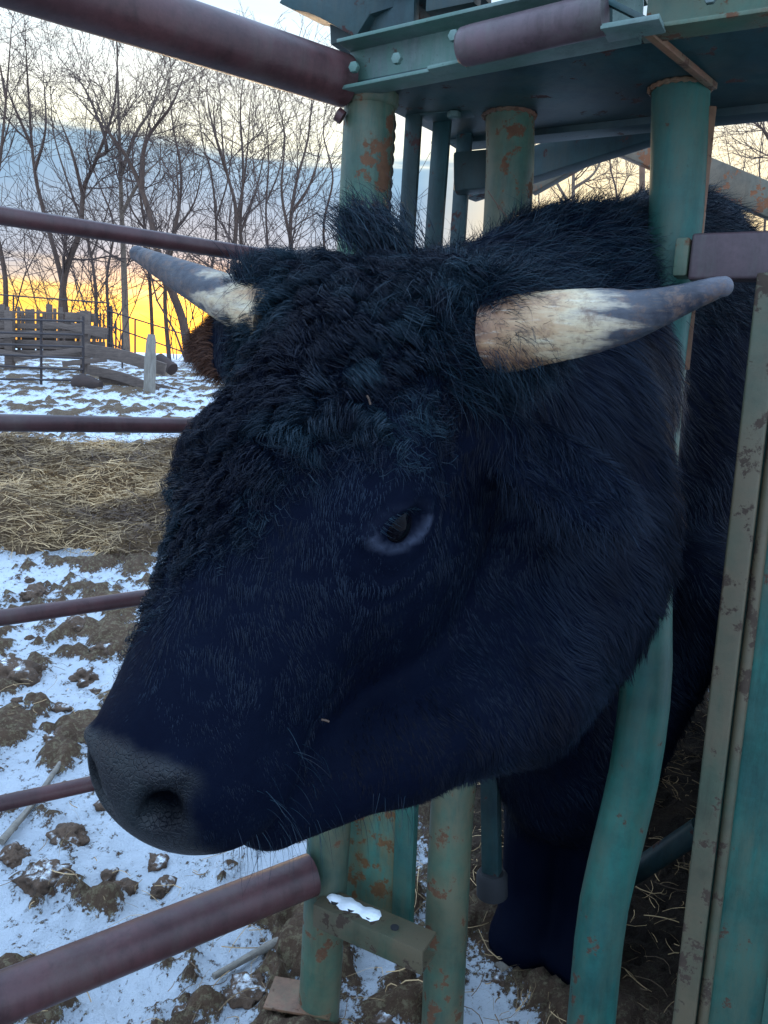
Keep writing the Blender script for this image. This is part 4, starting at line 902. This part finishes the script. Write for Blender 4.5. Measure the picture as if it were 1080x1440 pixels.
tree([[(268, 500), (255, 445), (228, 375), (210, 300), (188, 240), (160, 195), (120, 150)], [(200, 265), (205, 200), (240, 150), (262, 100)], [(228, 375), (250, 300), (248, 230)]], 25, .19, 'thick forked tree leaning left behind the tip of the far horn', 4)
tree([[(130, 497), (135, 420), (124, 340), (100, 270), (76, 190), (70, 110)], [(128, 360), (150, 300), (165, 220)]], 33, .10, 'thin tree leaning left between the fence post and the pale trunk', 5)
tree([[(160, 497), (150, 400), (160, 320), (140, 260), (120, 200), (125, 120)], ], 36, .09, 'thin crooked tree close behind the left side of the pale trunk', 6)
tree([[(215, 500), (212, 420), (205, 330), (196, 250), (210, 170), (225, 110)], [(206, 330), (180, 280), (182, 200)]], 31, .10, 'slender tree just right of the pale straight trunk', 7)
tree([[(238, 500), (232, 410), (246, 330), (255, 250), (243, 175), (238, 120)], [(246, 330), (275, 280), (290, 200)]], 30, .11, 'upright tree rising above the middle of the far horn', 8)
tree([[(300, 500), (296, 400), (304, 330), (298, 250), (285, 200), (278, 140)], [(300, 300), (322, 245), (330, 160)]], 33, .10, 'slender tree rising right of the far horn tip, first of the close stand', 9)
tree([[(330, 500), (326, 400), (332, 300), (316, 230), (310, 150)], [(330, 310), (345, 240), (352, 150)], [(322, 245), (300, 180), (290, 130)]], 28, .14, 'many-stemmed tree in the middle of the close stand, above the poll curls', 10, lvl=3)
tree([[(352, 500), (345, 400), (338, 320), (342, 240), (338, 160), (342, 110)], [(340, 330), (362, 260), (378, 180)]], 31, .12, 'tree with a dark double stem beside the many-stemmed one', 11)
tree([[(378, 500), (380, 400), (374, 300), (378, 220), (370, 140)], [(375, 290), (395, 230), (402, 150)]], 34, .09, 'thin upright tree left of the forked one by the chute post', 12)
tree([[(418, 500), (416, 400), (408, 330), (416, 260), (432, 200), (440, 130)], [(409, 330), (396, 270), (400, 190), (385, 120)], [(416, 300), (440, 250), (455, 180)]], 28, .13, 'forked tree next to the green front post of the chute', 13)
tree([[(470, 500), (462, 400), (455, 320), (468, 250), (455, 190), (460, 140)]], 32, .09, 'thin tree half hidden behind the green front post', 14)
tree([[(3, 500), (8, 400), (-8, 300), (2, 210), (10, 120), (16, 40)], [(4, 215), (-14, 160), (-20, 80)], [(8, 140), (-4, 70)]], 27, .12, 'dark tree cut by the left edge of the photo', 15)
tree([[(-40, 500), (-36, 380), (-22, 260), (-30, 120)], [(-25, 280), (5, 200), (24, 130)]], 31, .13, 'tree whose branches reach in from beyond the left edge', 16)
tree([[(806, 520), (808, 400), (806, 280), (808, 215), (816, 150)], [(807, 290), (780, 250), (765, 200)], [(807, 270), (838, 240), (856, 190)]], 30, .15, 'pale forked tree seen between the two neck bars above the back', 17, mat=M_bark2)
tree([[(876, 520), (872, 380), (868, 280), (858, 230), (862, 170)], [(868, 285), (890, 235)]], 32, .09, 'reddish thin tree just left of the thick right neck bar', 18)
tree([[(752, 520), (748, 380), (758, 290), (750, 210)]], 36, .08, 'thin tree beside the left neck bar above the back', 19)
tree([[(1030, 540), (1028, 400), (1022, 300), (1028, 250), (1020, 190)], [(1025, 300), (1045, 240), (1050, 190)]], 48, .12, 'distant small tree right of the thick neck bar', 20, lvl=2)
tree([[(1072, 540), (1070, 400), (1076, 300), (1068, 240), (1074, 170)], [(1073, 300), (1056, 250)]], 45, .12, 'distant small tree at the right edge above the hump', 21, lvl=2)
tree([[(1120, 540), (1115, 300), (1105, 190), (1100, 120)], [(1110, 260), (1080, 190), (1040, 160)], [(1106, 200), (1060, 165)]], 22, .14, 'tree whose twigs reach in at the right edge below the chute beam', 22)
# thin brush low behind the fence
bsh = []
Rb = random.Random(5)
for i in range(46):
    x = Rb.uniform(-30, 460); D = Rb.uniform(24, 40); p0 = P(x, 500, D); p0[2] = float(terrain(0, D))-.1
    grow(bsh, p0, norm(np.array([Rb.gauss(0, .15), Rb.gauss(0, .1), 1.0])), Rb.uniform(2.5, 6), Rb.uniform(.02, .045), 2, Rb, .1)
tag(seg_mesh('brushwood', [(*q[:6], max(q[6], .009), max(q[7], .008)) for q in bsh], M_twig, None, 3), 'tangle of thin saplings and brush among the bare trunks', 'brush', kind='stuff')

# ------------------------------------------------------------------ straw pile, clods, sticks
pile = thing('straw_pile', 'long low heap of old straw and hay spread beyond the panel rails', 'straw pile', [-2.5, 6.3, 0])
gx, gy = np.meshgrid(np.linspace(-6.2, 1.0, 230), np.linspace(4.75, 7.9, 130)); q3 = np.stack([gx.ravel(), gy.ravel(), gx.ravel()*0], 1)
aa, b2_, c2_ = clodfield(q3); mo = mound(q3[:, 0], q3[:, 1])
hz = terrain(q3[:, 0], q3[:, 1])+.045*(b2_-.5)+.07*(aa-.5)+np.where(mo > .02, mo+.02+.16*(b2_-.5)+.09*(c2_-.5), -.15)
idx = np.arange(gx.size).reshape(gx.shape); Fq = np.stack([idx[:-1, :-1], idx[:-1, 1:], idx[1:, 1:], idx[1:, :-1]], -1).reshape(-1, 4)
mesh_np('heap', np.stack([q3[:, 0], q3[:, 1], hz], 1), Fq, M_mound, pile)
def on_pile(n, seed, pad=1.0):
    r = np.random.default_rng(seed); q = np.stack([r.uniform(-6, 1, n*2), r.uniform(4.7, 7.9, n*2), np.zeros(n*2)], 1)
    e = mound(q[:, 0], q[:, 1])*2+.02*0; q = q[(e > .0) & (r.random(n*2) < np.clip(e*14+.2, 0, 1))][:n]
    a, b2, c = clodfield(q); q[:, 2] = terrain(q[:, 0], q[:, 1])+.045*(b2-.5)+.07*(a-.5)+mound(q[:, 0], q[:, 1])+.02+.16*(b2-.5)+.09*(c-.5); return q
sb = on_pile(42000, 31); sb[:, 2] += .012
o = straws('loose_straw', sb, (.05, .34), M_straw, pile, 32, tilt=.35, w=.0042, bend=1.1); o['kind'] = 'stuff'
r = np.random.default_rng(41); n = 16000
q = np.stack([r.uniform(-3.2, 2.2, n), r.uniform(1.1, 5.2, n), np.zeros(n)], 1); a, b2, c = clodfield(q)
keep = (np.exp(-(((q[:, 0]-1.0)/.9)**2+((q[:, 1]-2.2)/1.0)**2)) > r.random(n)*.9) | ((b2 > .47) & (r.random(n) < .30)); q = q[keep]
a, b2, c = clodfield(q); q[:, 2] = .045*(b2-.5)+.07*(a-.5)+.040+.02*(c-.5)
tag(straws('straw_litter', q, (.015, .13), M_straw, None, 42, tilt=.25, w=.0022, bend=1.2), 'loose straw littered on the trodden ground round the chute', 'straw', kind='stuff')
def clodmesh(name, c, size, seed, mat, flat=.6):
    bm = bmesh.new(); bmesh.ops.create_icosphere(bm, subdivisions=4 if size > .045 else 3, radius=1.0)
    V = np.array([v_.co[:] for v_ in bm.verts]); rr = .30+1.35*fbm(V*1.6+seed*7.1, seed, 3)+.55*(fbm(V*4+seed, seed+5, 3)-.5)+.28*(fbm(V*11+seed, seed+9, 3)-.5)
    V = V*rr[:, None]*np.array([1, .85, flat])*size
    for v_, co in zip(bm.verts, V): v_.co = co
    me = bpy.data.meshes.new(name); bm.to_mesh(me); bm.free()
    for f in me.polygons: f.use_smooth = True
    me.materials.append(mat); o = bpy.data.objects.new(name, me); C.objects.link(o); o.location = Vector(c)+Vector((0, 0, size*flat*.02)); o.rotation_euler = (0, 0, seed*1.3); return o
cl = [(22, 955, 62, 'big dark clod at the left edge under the fourth rail'), (112, 880, 34, 'clod just under the right end of the fourth rail'), (150, 918, 30, 'clod touching the bridge of the nose of the bull'), (118, 955, 30, 'mossy clod left of the bull, between two rails'),
      (86, 998, 22, 'round clod above the lowest thin rail'), (80, 1040, 26, 'flat leaf-thin clod above the broken stick'), (98, 1178, 38, 'brown lump below the muzzle at the left'), (62, 1238, 46, 'broad clod left of the chin above the bottom rail'), (18, 1205, 30, 'clod at the left edge below the stick'),
      (172, 1252, 28, 'small clod under the chin'), (228, 1248, 26, 'clod under the lower lip, right of the small one'), (350, 1402, 44, 'dark clod in the snow left of the chute foot'), (270, 1428, 34, 'clod at the bottom edge below the pipe'), (165, 628, 12, 'small clod in the snow just below the third rail'),
      (222, 655, 14, 'clod beside the bull forehead, beyond the third rail'), (30, 560, 12, 'stone in the snow above the third rail, at the far left'), (216, 572, 9, 'stone at the foot of the split post'), (50, 838, 30, 'clod in the snow above the fourth rail'), (700, 1378, 20, 'clod beside the rubber foot'), (540, 1432, 30, 'clod between the two green posts at the bottom')]
for i, (x, y, s_, lab) in enumerate(cl):
    c0 = onground(x, y); dd = np.linalg.norm(c0-CAM); tag(clodmesh('mud_clod', c0, s_/FPX*dd*.62, i+3, M_clod), 'frozen '+lab if not lab.startswith('frozen') else lab, 'clod', 'frozen mud clods lying in the snow')
rs = np.random.default_rng(99)
near_words = ['tiny', 'small', 'middling']
for i in range(60):
    x_, y_ = rs.uniform(-2.2, .35), rs.uniform(1.25, 4.2); sz = rs.uniform(.012, .038)
    o = clodmesh('mud_crumb', (x_, y_, gz(x_, y_)), sz, 100+i, M_clod); tag(o, 'small crumb of frozen mud scattered in the trodden snow left of the chute', 'crumb', 'frozen mud crumbs scattered in the snow')
# pole on the ground left of the chute foot, broken stick at the left
def stick(ptsx, r_, lab, mat=M_post):
    pts = [onground(x, y)+np.array([0, 0, r_*1.6]) for x, y in ptsx]; m = MB(); ps = spline(pts, 14); tube(m, ps, np.linspace(r_, r_*.6, 14), 8, wob=.12)
    return tag(m.build('stick', mat, None, smooth=True, ao=50), lab, 'stick')
stick([(425, 1318), (370, 1345), (300, 1384)], .013, 'long peeled stick in the snow left of the green front post')
stick([(2, 1192), (45, 1140), (82, 1085), (100, 1060)], .012, 'bent stick leaning in the snow under the muzzle')
stick([(745, 1284), (785, 1258)], .006, 'short pale stalk in the shade under the brisket')
stick([(700, 1372), (750, 1345)], .013, 'short muddy stick beside the rubber foot')

# bits of straw caught in the coat
for pts_, r_, lab in (([(686, 268, 1.22), (698, 286, 1.19), (713, 305, 1.17)], .0011, 'pale straw stuck in the long hair behind the poll'),
                      ([(516, 556, .755), (519, 562, .753), (521, 569, .752)], .0011, 'tiny pale straw fleck stuck in the forehead curls'),
                      ([(924, 526, .93), (948, 528, .925), (970, 541, .92)], .0009, 'thin pale straw lying on the ear under the near horn'),
                      ([(452, 1012, .70), (458, 1013, .70), (463, 1015, .70)], .0011, 'small chaff speck on the cheek above the jaw')):
    m = MB(); pp3 = []; x_, y_, Y_ = pts_[-1]
    if True:
        # slide along the sight line until just outside the coat
        Ys = np.linspace(.55, 1.7, 500); qs = np.array([P(x_, y_, Yv) for Yv in Ys]); dd_ = bull_sdf(qs); k_ = np.argmax(dd_ < .014); pp3 = [P(a_, b_, Ys[k_]) for a_, b_, _c in pts_]
    tube(m, spline(pp3, 10), r_, 6); tag(m.build('straw_bit', M_straw, None, smooth=True), lab, 'straw')
